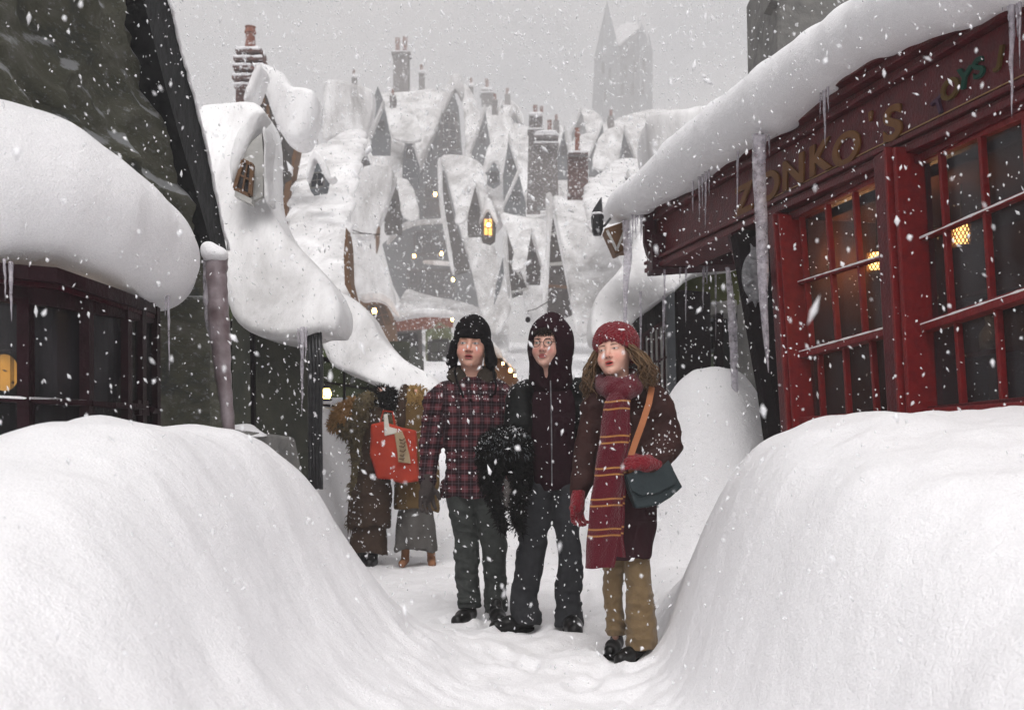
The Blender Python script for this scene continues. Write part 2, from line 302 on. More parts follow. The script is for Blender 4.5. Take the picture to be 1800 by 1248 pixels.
class MB:
    def __init__(s): s.v = []; s.f = []
    def add(s, vs, fs):
        n = len(s.v); s.v += [tuple(map(float, q)) for q in vs]; s.f += [tuple(n + i for i in f) for f in fs]
    def box8(s, a):  # a: 4 bottom + 4 top
        s.add(a, [(0, 3, 2, 1), (4, 5, 6, 7), (0, 1, 5, 4), (1, 2, 6, 5), (2, 3, 7, 6), (3, 0, 4, 7)])
    def bar(s, p, q, wd, dp, n):  # wd across (perp to n), dp along n (outward n .. back)
        p = np.array(p, float); q = np.array(q, float); n = np.array(n, float); n /= np.linalg.norm(n)
        d = q - p; d /= max(1e-9, np.linalg.norm(d)); x = np.cross(d, n); x /= np.linalg.norm(x); n2 = np.cross(x, d)
        a, b = x * wd / 2, n2 * dp / 2
        s.box8([p - a - b, p + a - b, p + a + b, p - a + b, q - a - b, q + a - b, q + a + b, q - a + b])
    def tube(s, pts, rad, n=6, cap=True):
        pts = [np.array(p, float) for p in pts]; m = len(pts)
        if not hasattr(rad, '__len__'): rad = [rad] * m
        vs = []; up = np.array([.13, .31, .94])
        for i, p in enumerate(pts):
            d = pts[min(i + 1, m - 1)] - pts[max(i - 1, 0)]; d /= max(1e-9, np.linalg.norm(d))
            x = np.cross(d, up if abs(d @ up) < .95 else np.array([1., 0, 0])); x /= np.linalg.norm(x); y = np.cross(d, x)
            for k in range(n):
                a = 2 * math.pi * k / n; vs.append(p + rad[i] * (x * math.cos(a) + y * math.sin(a)))
        fs = [(i * n + k, i * n + (k + 1) % n, (i + 1) * n + (k + 1) % n, (i + 1) * n + k) for i in range(m - 1) for k in range(n)]
        if cap: fs += [tuple(range(n))[::-1], tuple((m - 1) * n + k for k in range(n))]
        s.add(vs, fs)
    def prism(s, poly, n, th):  # poly 3D pts, extruded from plane backwards by th along -n
        poly = [np.array(p, float) for p in poly]; n = np.array(n, float); k = len(poly)
        vs = poly + [p - n * th for p in poly]
        s.add(vs, [tuple(range(k)), tuple(range(2 * k - 1, k - 1, -1))] + [(i, k + i, k + (i + 1) % k, (i + 1) % k) for i in range(k)])
    def build(s, name, mt, parent=None, smooth=False, bevel=0, label=None):
        me = bpy.data.meshes.new(name); me.from_pydata(s.v, [], s.f); me.update()
        me.materials.append(M[mt]); o = bpy.data.objects.new(name, me); link(o, parent)
        import bmesh
        b = bmesh.new(); b.from_mesh(me); bmesh.ops.recalc_face_normals(b, faces=b.faces); b.to_mesh(me); b.free()
        if smooth:
            for p in me.polygons: p.use_smooth = True
        if bevel:
            md = o.modifiers.new('bevel', 'BEVEL'); md.width = bevel; md.segments = 2; md.limit_method = 'ANGLE'
        if label: o['label'] = label
        return o

# ------------------------------------------------------------------ signed-distance modelling
def wob(p, fr, seed, n=5):
    g = np.random.default_rng(seed); o = 0
    x, y, z = p
    for i in range(n):
        k = g.normal(size=3); k *= fr * (0.6 + .8 * g.random()) / np.linalg.norm(k)
        o = o + np.sin(k[0] * x + k[1] * y + k[2] * z + g.random() * 6.28)
    return o / n
class Fd:
    def __init__(s, lo, hi, h):
        s.lo = np.array(lo, float); s.h = h; s.n = np.maximum(4, np.ceil((np.array(hi, float) - s.lo) / h).astype(int) + 1)
        s.f = np.full(s.n, 1.0, np.float32); s.ax = [s.lo[i] + h * np.arange(s.n[i]) for i in range(3)]
    def sub(s, lo, hi):
        a = np.clip(np.floor((np.array(lo) - s.lo) / s.h).astype(int), 0, s.n); b = np.clip(np.ceil((np.array(hi) - s.lo) / s.h).astype(int) + 1, 0, s.n)
        sl = tuple(slice(a[i], b[i]) for i in range(3)); return sl, (s.ax[0][sl[0]][:, None, None], s.ax[1][sl[1]][None, :, None], s.ax[2][sl[2]][None, None, :])
    def comb(s, sl, d, k, op):
        a = s.f[sl]
        if a.size == 0: return
        d = np.minimum(d, 1.0)
        if op == 'u':
            h = np.clip(.5 + .5 * (a - d) / max(k, 1e-6), 0, 1); r = a + (d - a) * h - k * h * (1 - h)
        else:
            d = -d; h = np.clip(.5 + .5 * (d - a) / max(k, 1e-6), 0, 1); r = a + (d - a) * h + k * h * (1 - h)
        s.f[sl] = r
    def cone(s, a, b, ra, rb, k=.02, sc=(1, 1, 1), op='u'):
        a = np.array(a, float); b = np.array(b, float); sc = np.array(sc, float); r = max(ra, rb); pad = (r + k + 3 * s.h) / np.minimum(sc, 1e9)
        sl, (x, y, z) = s.sub(np.minimum(a, b) - pad, np.maximum(a, b) + pad)
        ab = (b - a) * sc; L = max(1e-9, ab @ ab); px, py, pz = (x - a[0]) * sc[0], (y - a[1]) * sc[1], (z - a[2]) * sc[2]
        t = np.clip((px * ab[0] + py * ab[1] + pz * ab[2]) / L, 0, 1)
        d = np.sqrt((px - t * ab[0]) ** 2 + (py - t * ab[1]) ** 2 + (pz - t * ab[2]) ** 2) - (ra + t * (rb - ra)); s.comb(sl, d, k, op)
    def chain(s, pts, rs, k=.02, sc=(1, 1, 1)):
        for i in range(len(pts) - 1): s.cone(pts[i], pts[i + 1], rs[i], rs[i + 1], k, sc)
    def ell(s, c, r, k=.01, op='u'):
        c = np.array(c, float); r = np.array(r, float) * np.ones(3); pad = r + k + 3 * s.h
        sl, (x, y, z) = s.sub(c - pad, c + pad); q = np.sqrt(((x - c[0]) / r[0]) ** 2 + ((y - c[1]) / r[1]) ** 2 + ((z - c[2]) / r[2]) ** 2)
        s.comb(sl, (q - 1) * r.min() * (1 if op == 'u' else 1), k, op)
    def box(s, lo, hi, r=.01, k=.01, op='u'):
        lo = np.array(lo, float); hi = np.array(hi, float); c = (lo + hi) / 2; e = (hi - lo) / 2 - r; pad = k + r + 3 * s.h
        sl, (x, y, z) = s.sub(lo - pad, hi + pad); qx, qy, qz = abs(x - c[0]) - e[0], abs(y - c[1]) - e[1], abs(z - c[2]) - e[2]
        d = np.sqrt(np.maximum(qx, 0) ** 2 + np.maximum(qy, 0) ** 2 + np.maximum(qz, 0) ** 2) + np.minimum(np.maximum(np.maximum(qx, qy), qz), 0) - r; s.comb(sl, d, k, op)
    def noise(s, amp, fr, seed=1, sc=(1, 1, 1), wfn=None):
        x, y, z = s.ax[0][:, None, None], s.ax[1][None, :, None], s.ax[2][None, None, :]
        nn = wob((x * sc[0], y * sc[1], z * sc[2]), fr, seed)
        s.f += amp * nn * (1 if wfn is None else wfn(x, y, z))
    def crease(s, amp, fr, seed=1, sc=(1, 1, 1)):
        x, y, z = s.ax[0][:, None, None], s.ax[1][None, :, None], s.ax[2][None, None, :]
        nn = wob((x * sc[0], y * sc[1], z * sc[2]), fr, seed); n2 = wob((x, y, z), fr * .35, seed + 7)
        s.f += (amp * (.35 - np.minimum(np.abs(nn) * 2.2, 1)) * -np.clip(.55 + n2, 0, 1.3)).astype(np.float32)
    def cut(s, fn):  # keep where fn<0
        x, y, z = s.ax[0][:, None, None], s.ax[1][None, :, None], s.ax[2][None, None, :]; s.f = np.maximum(s.f, fn(x, y, z).astype(np.float32))
    def net(s):
        f = s.f.astype(np.float32); f[0] = f[-1] = 1; f[:, 0] = f[:, -1] = 1; f[:, :, 0] = f[:, :, -1] = 1
        ins = f < 0; c = np.zeros([k - 1 for k in f.shape], np.int8)
        for a in (0, 1):
            for b in (0, 1):
                for e in (0, 1): c += ins[a:f.shape[0] - 1 + a, b:f.shape[1] - 1 + b, e:f.shape[2] - 1 + e]
        I = np.argwhere((c > 0) & (c < 8)); idx = np.full(c.shape, -1, np.int32); idx[I[:, 0], I[:, 1], I[:, 2]] = np.arange(len(I))
        acc = np.zeros((len(I), 3)); cnt = np.zeros(len(I)); cs = [(a, b, e) for a in (0, 1) for b in (0, 1) for e in (0, 1)]
        for p in cs:
            for ax in range(3):
                if p[ax]: continue
                q = list(p); q[ax] = 1
                A = f[I[:, 0] + p[0], I[:, 1] + p[1], I[:, 2] + p[2]]; B = f[I[:, 0] + q[0], I[:, 1] + q[1], I[:, 2] + q[2]]
                m = (A < 0) != (B < 0); t = np.where(m, A / np.where(m, A - B, 1), 0); pt = np.tile(np.array(p, float), (len(I), 1)); pt[:, ax] = t
                acc[m] += pt[m]; cnt[m] += 1
        V = s.lo + s.h * (I + acc / cnt[:, None]); Q = []
        for ax in range(3):
            b, e = (ax + 1) % 3, (ax + 2) % 3
            A = np.moveaxis(ins, ax, 0); m = A[:-1] != A[1:]; E = np.argwhere(m); E = E[(E[:, 1] > 0) & (E[:, 2] > 0) & (E[:, 1] < A.shape[1] - 1) & (E[:, 2] < A.shape[2] - 1)]
            # axis order after moveaxis: (ax, rest in order)
            rest = [i for i in range(3) if i != ax]
            flip = A[E[:, 0], E[:, 1], E[:, 2]]
            def ci(db, de):
                c3 = np.zeros((len(E), 3), int); c3[:, ax] = E[:, 0]; c3[:, rest[0]] = E[:, 1] - db; c3[:, rest[1]] = E[:, 2] - de
                return idx[c3[:, 0], c3[:, 1], c3[:, 2]]
            q = np.c_[ci(1, 1), ci(0, 1), ci(0, 0), ci(1, 0)]
            if ax == 1: flip = ~flip
            q[~flip] = q[~flip][:, ::-1]; Q.append(q)
        Q = np.concatenate(Q); Q = Q[(Q >= 0).all(1)]
        return V, Q
def smoothmesh(V, Q, it=1):
    for _ in range(it):
        acc = np.zeros_like(V); c = np.zeros(len(V))
        for i in range(4):
            for j in ((i + 1) % 4, (i - 1) % 4):
                np.add.at(acc, Q[:, i], V[Q[:, j]]); np.add.at(c, Q[:, i], 1)
        V = .5 * V + .5 * acc / np.maximum(c, 1)[:, None]
    return V
def normals(V, Q):
    n = np.cross(V[Q[:, 2]] - V[Q[:, 0]], V[Q[:, 3]] - V[Q[:, 1]]); N = np.zeros_like(V)
    for i in range(4): np.add.at(N, Q[:, i], n)
    return N / np.maximum(1e-9, np.linalg.norm(N, axis=1))[:, None]

def plane_of(spec):
    """spec: (d) vertical plane facing the viewer, or three (u,v,d)."""
    if not isinstance(spec, tuple): A, B, C = P(900, 500, spec), P(900, 400, spec), P(1000, 500, spec)
    else: A, B, C = (P(*q) for q in spec)
    n = np.cross(C - A, B - A); n /= np.linalg.norm(n)
    if n[1] > 0: n = -n
    return A, n
def on(u, v, pl, off=0.0):
    p0, n = pl; o = np.array([0, 0, HC]); d = P(u, v, 1.0) - o; t = ((p0 + n * off - o) @ n) / (d @ n); return o + d * t
def chaikin(p, it=2):
    p = [np.array(q, float) for q in p]
    for _ in range(it):
        o = []
        for i in range(len(p)):
            a, b = p[i], p[(i + 1) % len(p)]; o += [a * .78 + b * .22, a * .22 + b * .78]
        p = o
    return p
def slab(name, poly, spec, th, r, mt='snow', parent=None, res=80, nz=.04, seed=0, sm=2, label=None, bulge=0.0):
    """thick rounded sheet of snow whose front lies on the plane"""
    pl = plane_of(spec); p0, n = pl; up = np.array([0, 0, 1.]) - n * n[2]; up /= np.linalg.norm(up); ex = np.cross(up, n); 
    W3 = [on(u, v, pl) for u, v in (chaikin(poly, sm) if sm else poly)]; c = sum(W3) / len(W3)
    q = np.array([[(p - c) @ ex, (p - c) @ up] for p in W3]); lo, hi = q.min(0), q.max(0); h = max((hi - lo).max() / res, th / 14, .004)
    nh = int(np.ceil((th + bulge) / h)) + 6
    f = Fd([lo[0] - 3 * h, -th - 3 * h, lo[1] - 3 * h], [hi[0] + 3 * h, 3 * h + bulge, hi[1] + 3 * h], h)
    X, Z = np.meshgrid(f.ax[0], f.ax[2], indexing='ij'); d2 = np.full(X.shape, 1e9); inside = np.zeros(X.shape, bool)
    for i in range(len(q)):
        a, b = q[i], q[(i + 1) % len(q)]; e = b - a; wx, wz = X - a[0], Z - a[1]; t = np.clip((wx * e[0] + wz * e[1]) / max(1e-12, e @ e), 0, 1)
        d2 = np.minimum(d2, (wx - e[0] * t) ** 2 + (wz - e[1] * t) ** 2)
        cr = ((a[1] > Z) != (b[1] > Z)) & (X < (b[0] - a[0]) * (Z - a[1]) / (b[1] - a[1] + 1e-12) + a[0]); inside ^= cr
    sd = np.sqrt(d2) * np.where(inside, -1, 1); Y = f.ax[1][None, :, None]
    bl = bulge * np.clip(-sd / (max(r, 1e-3) * 3), 0, 1) ** .6
    qa = (sd + r)[:, None, :]; qb = np.maximum(Y - bl[:, None, :], -th - Y) + r
    f.f = (np.sqrt(np.maximum(qa, 0) ** 2 + np.maximum(qb, 0) ** 2) + np.minimum(np.maximum(qa, qb), 0) - r).astype(np.float32)
    if nz:
        sz = (hi - lo).max(); f.noise(nz * .6, 9 / sz, seed + 3); f.noise(nz * .4, 24 / sz, seed + 9)
    V, Q = f.net()
    if len(V) == 0: return None
    V = smoothmesh(V, Q, 1)
    Wd = c + V[:, :1] * ex + V[:, 1:2] * np.array([n[0] * .5, -1, 0]) + V[:, 2:] * up
    return npmesh(name, Wd, Q, mt, parent, True, label=label)
def plate(name, poly, spec, th, mt, parent=None, off=0.0, bevel=.0, label=None):
    pl = plane_of(spec); m = MB(); m.prism([on(u, v, pl, off) for u, v in poly], pl[1], th); return m.build(name, mt, parent, bevel=bevel, label=label)
def win(quad, spec, nx, ny, parent, frame='dark_wood', pane='glass_dark', lit=None, fw=None, off=.02, bd=None, label=None):
    """a window: frame bars (part 'window') with the panes as a sub-part; quad TL,TR,BR,BL in photo pixels"""
    pl = plane_of(spec); c = [on(u, v, pl, off) for u, v in quad]; n = pl[1]; m = MB(); H = np.linalg.norm(c[0] - c[3]); fw = fw or H * .09; bd = bd or fw
    L = lambda s, t: (c[0] * (1 - s) + c[1] * s) * (1 - t) + (c[3] * (1 - s) + c[2] * s) * t
    for i in range(4): m.bar(c[i] , c[(i + 1) % 4] + (c[(i + 1) % 4] - c[i]) * .0, fw, bd, n)
    for i in range(1, nx): m.bar(L(i / nx, 0), L(i / nx, 1), fw * .5, bd * .8, n)
    for j in range(1, ny): m.bar(L(0, j / ny), L(1, j / ny), fw * .5, bd * .7, n)
    o = m.build('window', frame, parent, label=label)
    g = MB(); g.prism([q - n * bd * .2 for q in c], n, bd * .15); g.build('pane', lit or pane, o); return o

# ------------------------------------------------------------------ haze and ground
def ss(a, b, x): t = np.clip((x - a) / (b - a), 0, 1); return t * t * (3 - 2 * t)
LX = np.array([-6, -2.6, -1.9, -1.6, -1.44, -1.12, -1.0, -.88, -.77, -.66, -.47, -.21, .1, .4])
LZ = np.array([.95, .96, .985, 1.05, 1.125, 1.10, 1.02, .86, .64, .46, .23, .09, .015, 0])
RX = np.array([.35, .6, .70, .77, .85, .96, 1.09, 1.23, 1.4, 1.56, 2.0, 3, 6])
RZ = np.array([0, .012, .07, .24, .53, .82, 1.0, 1.09, 1.145, 1.165, 1.18, 1.2, 1.2])
def smi(x, X, Z): return (np.interp(x - .05, X, Z) + np.interp(x, X, Z) + np.interp(x + .05, X, Z) + np.interp(x - .025, X, Z) + np.interp(x + .025, X, Z)) / 5
def gz(x, y):
    x = np.asarray(x, float); y = np.asarray(y, float)
    kx = 1 + .22 * (1 - ss(1.5, 4.4, y))
    L = smi((x + .15) / kx - .15 + .04 * np.sin(2.1 * y), LX, LZ) * (.10 + .90 * ss(-.2, 3.9, y)) * (1 - ss(4.5 + .35 * (x + 1), 6.3, y) * ss(-2.2, -1.5, x))
    L = np.where(x < -1.9, np.maximum(L, 0), L)
    Rr = smi((x - .4) / kx + .4 + .05 * np.sin(1.7 * y + 1), RX, RZ) * (.10 + .90 * ss(-.2, 4.3, y)) * (1 - .75 * ss(5.0, 6.6, y) * (1 - ss(1.5, 2.3, x)))
    r = np.hypot((x - 1.50) / 1.0, (y - 8.1) / 1.35); mound = 1.36 * np.exp(-(r / .60) ** 3.2) + .28 * np.exp(-(r / 1.1) ** 2)
    bl = 1.5 * ss(-1.38, -2.0, x) * ss(8.6, 10.2, y); br = 1.3 * ss(1.1, 1.9, x) * ss(8.6, 10.5, y)
    hill = np.maximum(0, y - 11.5) * .11
    z = np.maximum.reduce([L, Rr]) ; z = np.maximum(z, mound); z = np.maximum(z, np.maximum(bl, br) + hill * .9); z = np.maximum(z, hill)
    path = np.exp(-((x - .25) / .75) ** 2)
    def n(fx, fy, s): return np.sin(fx * x + 1.3 * np.sin(fy * y * .7 + s) + s) * np.sin(fy * y + 1.1 * np.sin(fx * x * .6 + 2 * s))
    z = z + .010 * n(9, 7, 1) * (.4 + path) + .008 * n(17, 21, 2.3) * path + .004 * n(37, 31, 4) * path + .016 * n(2.6, 2.2, .5) + .009 * n(13, 5, 3) + .014 * n(5.5, 7, 4.4) + .005 * n(23, 19, 1.7)
    return z
def axis(a, b, h, lo, hi, g=1.16):
    c = list(np.arange(a, b, h)); s = h; x = c[-1]
    while x < hi: s *= g; x += s; c.append(x)
    s = h; x = a
    while x > lo: s *= g; x -= s; c.insert(0, x)
    return np.array(c)
gx = axis(-2.7, 2.7, .026, -140, 140); gy = axis(.4, 11, .03, -48, 380, 1.1)
X, Y = np.meshgrid(gx, gy, indexing='ij'); Z = gz(X, Y)
_x, _y = X[:, :, None], Y[:, :, None]; near_ = np.exp(-(np.maximum(0, np.abs(X) - 3) / 1.5) ** 2) * (Y < 14)
Z += near_ * (.014 * wob((_x, _y, 0 * _x), 8, 3, 7)[..., 0] + .007 * wob((_x, _y, 0 * _x), 21, 4, 7)[..., 0] + .0035 * wob((_x, _y, 0 * _x), 48, 5, 7)[..., 0])
FEET = [(827, 1080, 6.58), (872, 1086, 6.5), (915, 1100, 6.1), (1005, 1116, 6.0), (1080, 1140, 5.45), (1105, 1155, 5.25)]
for u, v, d in FEET:
    fx = (u - 900) / F * d; rr = np.hypot((X - fx) / .11, (Y - d + .03) / .17); Z += -.022 * np.exp(-rr ** 4) + .016 * np.exp(-((rr - 1.35) / .3) ** 2)
for k in range(46):
    px, py = rng.uniform(-.45, .75), rng.uniform(3.6, 9.5); a = rng.uniform(-.5, .5); dx, dy = X - px, Y - py
    rr = np.hypot((dx * math.cos(a) + dy * math.sin(a)) / .065, (-dx * math.sin(a) + dy * math.cos(a)) / .15)
    Z += -rng.uniform(.012, .03) * np.exp(-rr ** 4) + .010 * np.exp(-((rr - 1.3) / .35) ** 2)
nx_, ny_ = X.shape; I = np.arange(nx_ * ny_).reshape(nx_, ny_)
Q = np.c_[I[:-1, :-1].ravel(), I[1:, :-1].ravel(), I[1:, 1:].ravel(), I[:-1, 1:].ravel()]
g = npmesh('ground', np.c_[X.ravel(), Y.ravel(), Z.ravel()], Q, 'snow'); tag(g, 'deep snow heaped in drifts along both sides of the trodden lane', kind='structure')

hz = MB(); hz.box8([(-170, -60, -1), (170, -60, -1), (170, 470, -1), (-170, 470, -1), (-170, -60, 168), (170, -60, 168), (170, 470, 168), (-170, 470, 168)])
m = bpy.data.materials.new('haze'); m.use_nodes = True; n = m.node_tree; n.nodes.clear(); M['haze'] = m
o_ = n.nodes.new('ShaderNodeOutputMaterial'); pv = n.nodes.new('ShaderNodeVolumePrincipled')
HAZE = .0033
pv.inputs['Color'].default_value = (.84, .825, .825, 1); pv.inputs['Density'].default_value = HAZE; pv.inputs['Anisotropy'].default_value = 0.0
n.links.new(pv.outputs[0], o_.inputs['Volume'])
tag(hz.build('haze', 'haze'), 'pale snowy haze filling the air of the lane', kind='stuff')
# ------------------------------------------------------------------ icicles
def icicles(lst, parent, mt='ice'):
    """lst: (u, v_top, v_bottom, width_px, depth); each its own part"""
    for (u, v0, v1, wpx, d) in lst:
        a, b = P(u, v0, d), P(u + rng.uniform(-2, 2), v1, d); r = wpx / 2 / F * DM(d); m = MB(); N = 9; pts, rs = [], []
        for i in range(N + 1):
            t = i / N; pts.append(a * (1 - t) + b * t + np.array([rng.normal() * r * .10, rng.normal() * r * .1, 0])); rs.append(max(.0006, r * (1 - t) ** .7 * (1 + .16 * math.sin(i * 2.6 + u))))
        m.tube(pts, rs, 7); m.build('icicle', mt, parent, smooth=True)

# ------------------------------------------------------------------ the red shop, right
A0, B0 = np.array([1.73, 7.0]), np.array([2.27, 4.8]); tdir = (B0 - A0) / np.linalg.norm(B0 - A0); nrm = np.array([-tdir[1] * -1, tdir[0] * -1])
nW = np.array([tdir[1], -tdir[0], 0.]); nW = nW if nW[0] < 0 else -nW
RP = (np.array([A0[0], A0[1], 1.]), nW)
def W(u, v, off=0.0): return on(u, v, RP, off)
def Wz(s, z, off=0.0):  # s metres along the wall from A0 towards the camera
    p = A0 + tdir * s; return np.array([p[0], p[1], z]) + nW * off
def s_of(u, off=0.0): p = W(u, 700, off); return float((p[:2] - A0) @ tdir)
shop = thing('shop', 'dark red timber toy shop with small-paned windows under a thick roll of roof snow', 'shop')
T3 = np.array([tdir[0], tdir[1], 0.])
S0, S1 = s_of(1142), 5.0
def long_mold(prof, name, mt, s0=S0, s1=S1, parent=shop):  # prof: list of (z0,z1,off) bars running the length
    m = MB()
    for z0, z1, of in prof:
        m.box8([Wz(s0, z0, -.25), Wz(s1, z0, -.25), Wz(s1, z0, of), Wz(s0, z0, of), Wz(s0, z1, -.25), Wz(s1, z1, -.25), Wz(s1, z1, of), Wz(s0, z1, of)])
    return m.build(name, mt, parent, bevel=.006)
long_mold([(2.655, 2.965, .0)], 'sign_board', 'red')
long_mold([(2.967, 2.995, .045), (3.0, 3.03, .03), (3.035, 3.075, .085), (3.08, 3.16, .13), (3.165, 3.19, .17)], 'cornice', 'red')
long_mold([(2.555, 2.592, .05), (2.597, 2.618, .03), (2.622, 2.65, .055)], 'lower_moulding', 'red')
long_mold([(2.50, 2.549, -.01)], 'window_head', 'red_edge', s0=s_of(1362))
m = MB()   # fine gold line along the bottom of the sign board
m.bar(Wz(s_of(1330), 2.685, .003), Wz(S1, 2.685, .003), .006, .006, nW); m.build('gold_line', 'gold_line', shop)
# jetty end: beam and soffit that close the overhang beyond the corner post
plate('end_beam', [(1146, 412), (1310, 405), (1306, 463), (1200, 470), (1147, 474)], 8.9, .35, 'maroon', shop)
plate('end_beam', [(1132, 372), (1152, 366), (1152, 474), (1146, 474), (1133, 424)], 9.05, .12, 'maroon', shop)
# posts and frames
def wbar(p, q, wd, dp, off, m): m.bar(W(*p, off), W(*q, off), wd, dp, nW)
m = MB(); m.tube([P(1308, 415, 7.45), P(1330, 560, 7.3), P(1352, 690, 7.2), P(1372, 830, 7.1)], [.095, .085, .08, .085], 8); m.build('corner_post', 'black_wood', shop)
plate('bracket_board', [(1285, 410), (1345, 385), (1352, 470), (1330, 520), (1300, 470)], 7.5, .12, 'maroon', shop)
plate('side_panel', [(1318, 420), (1366, 388), (1400, 800), (1352, 800)], ((1330, 700, 7.25), (1330, 400, 7.25), (1400, 700, 6.95)), .1, 'black_wood', shop)
m = MB(); wbar((1375, 378), (1403, 800), .12, .16, .0, m); m.build('post', 'red', shop, bevel=.01)
m = MB(); wbar((1383, 378), (1412, 800), .025, .2, .01, m); wbar((1389, 378), (1419, 800), .014, .17, .01, m); m.build('post_moulding', 'red_edge', shop, bevel=.004)
m = MB(); wbar((1577, 270), (1606, 780), .15, .2, .0, m); m.build('post', 'red', shop, bevel=.012)
m = MB(); wbar((1590, 262), (1618, 780), .022, .24, .01, m); wbar((1601, 262), (1629, 780), .03, .2, .01, m); m.build('post_moulding', 'red_edge', shop, bevel=.004)
long_mold([(.0, 1.19, -.02)], 'stall_riser', 'red', s0=s_of(1375)); long_mold([(1.195, 1.235, .05)], 'window_sill', 'red_edge', s0=s_of(1400))
def shopwin(corners, vert_up, rail_hi, rail_mid, vert_lo, wd, label):
    o = MB(); tl, tr, br, bl = corners
    for a, b in ((tl, tr), (tr, br), (br, bl), (bl, tl)): wbar(a, b, wd * 1.7, .07, -.03, o)
    f = o.build('window', 'red', shop, bevel=.004, label=label)
    m = MB()
    for a, b in vert_up: wbar(a, b, wd, .035, -.03, m)
    for a, b in vert_lo: wbar(a, b, wd * 1.05, .035, -.03, m)
    wbar(*rail_hi, wd, .045, -.028, m); m.build('glazing_bar', 'red_edge', f, bevel=.003)
    m = MB(); wbar(*rail_mid, wd * 2.3, .08, -.02, m); m.build('window_rail', 'red_edge', f, bevel=.004)
    m = MB(); m.prism([W(*p, -.05) for p in (tl, tr, br, bl)], nW, .006); m.build('pane', 'glass', f)
    # snow settled on the bars
    for (a, b), wv, dz, of in ((rail_hi, .028, .0115, -.006), (rail_mid, .060, .0265, .019)):
        m = MB(); p, q = W(*a, of), W(*b, of); L = int(np.linalg.norm(q - p) / .05); pts, rr = [], []
        for i in range(L + 1): pts.append(p + (q - p) * i / L + [0, 0, dz]); rr.append(rng.uniform(.003, .0075))
        m.tube(pts, rr, 6); m.build('snow_line', 'snow', f, smooth=True)
shopwin([(1392, 386), (1552, 300), (1578, 748), (1424, 770)], [((1409, 375), (1428, 615)), ((1454, 350), (1474, 602)), ((1502, 322), (1522, 590))],
        ((1388, 503), (1566, 448)), ((1392, 629), (1573, 580)), [((1441, 618), (1450, 770)), ((1486, 604), (1495, 760)), ((1533, 592), (1544, 750))], .022, 'paned window left of the thick red post')
shopwin([(1606, 288), (1860, 160), (1860, 700), (1634, 722)], [((1655, 262), (1674, 560)), ((1725, 228), (1745, 540)), ((1802, 190), (1822, 520))],
        ((1602, 429), (1860, 317)), ((1610, 582), (1860, 500)), [((1683, 560), (1694, 715)), ((1754, 540), (1765, 708)), ((1826, 520), (1838, 700))], .022, 'paned window right of the thick red post, lamp glowing inside')
# blank panelled end of the front beyond the big window
m = MB(); sE = s_of(1860)
m.box8([Wz(sE, 1.2, -.09), Wz(S1, 1.2, -.09), Wz(S1, 1.2, 0), Wz(sE, 1.2, 0), Wz(sE, 2.549, -.09), Wz(S1, 2.549, -.09), Wz(S1, 2.549, 0), Wz(sE, 2.549, 0)]); m.build('end_panel', 'red', shop, bevel=.01)
# room behind the glass
m = MB()
def ibox(s0, s1, z0, z1, o0, o1, m): m.box8([Wz(s0, z0, o1), Wz(s1, z0, o1), Wz(s1, z0, o0), Wz(s0, z0, o0), Wz(s0, z1, o1), Wz(s1, z1, o1), Wz(s1, z1, o0), Wz(s0, z1, o0)])
sA = s_of(1390)
ibox(sA, S1, .8, 2.6, -1.45, -1.55, m); ibox(sA - .1, sA, .8, 2.6, -.12, -1.55, m); ibox(sA, S1, 2.5, 2.6, -.1, -1.5, m); ibox(sA, S1, .8, .95, -.1, -1.5, m)
m.build('inner_wall', 'inside', shop)
for sx0, sx1 in ((sA + .1, sA + 1.1), (sA + 1.5, sA + 3.0)):
    m = MB()
    for zz in (1.25, 1.62, 2.0): ibox(sx0, sx1, zz, zz + .03, -1.1, -1.4, m)
    m.build('shelf', 'maroon', shop)
for k, (s, zz, mt_, lb_) in enumerate(((.35, 1.65, 'silver', 'small grey toy urn on the middle shelf behind the window left of the red post'), (.8, 1.28, 'brown_wood', 'brown turned toy on the lowest shelf behind the window left of the red post'),
        (1.75, 1.28, 'silver', 'grey toy urn on the lowest shelf behind the big right window'), (2.2, 1.65, 'red_edge', 'red turned toy on the middle shelf behind the big right window'))):
    hh = .22; m = MB(); c = Wz(sA + s, zz, -1.2); m.tube([c, c + [0, 0, hh * .5], c + [0, 0, hh * .8], c + [0, 0, hh]], [hh * .3, hh * .35, hh * .15, hh * .2], 8)
    o = m.build('toy', mt_, None, smooth=True); tag(o, lb_, 'toy')
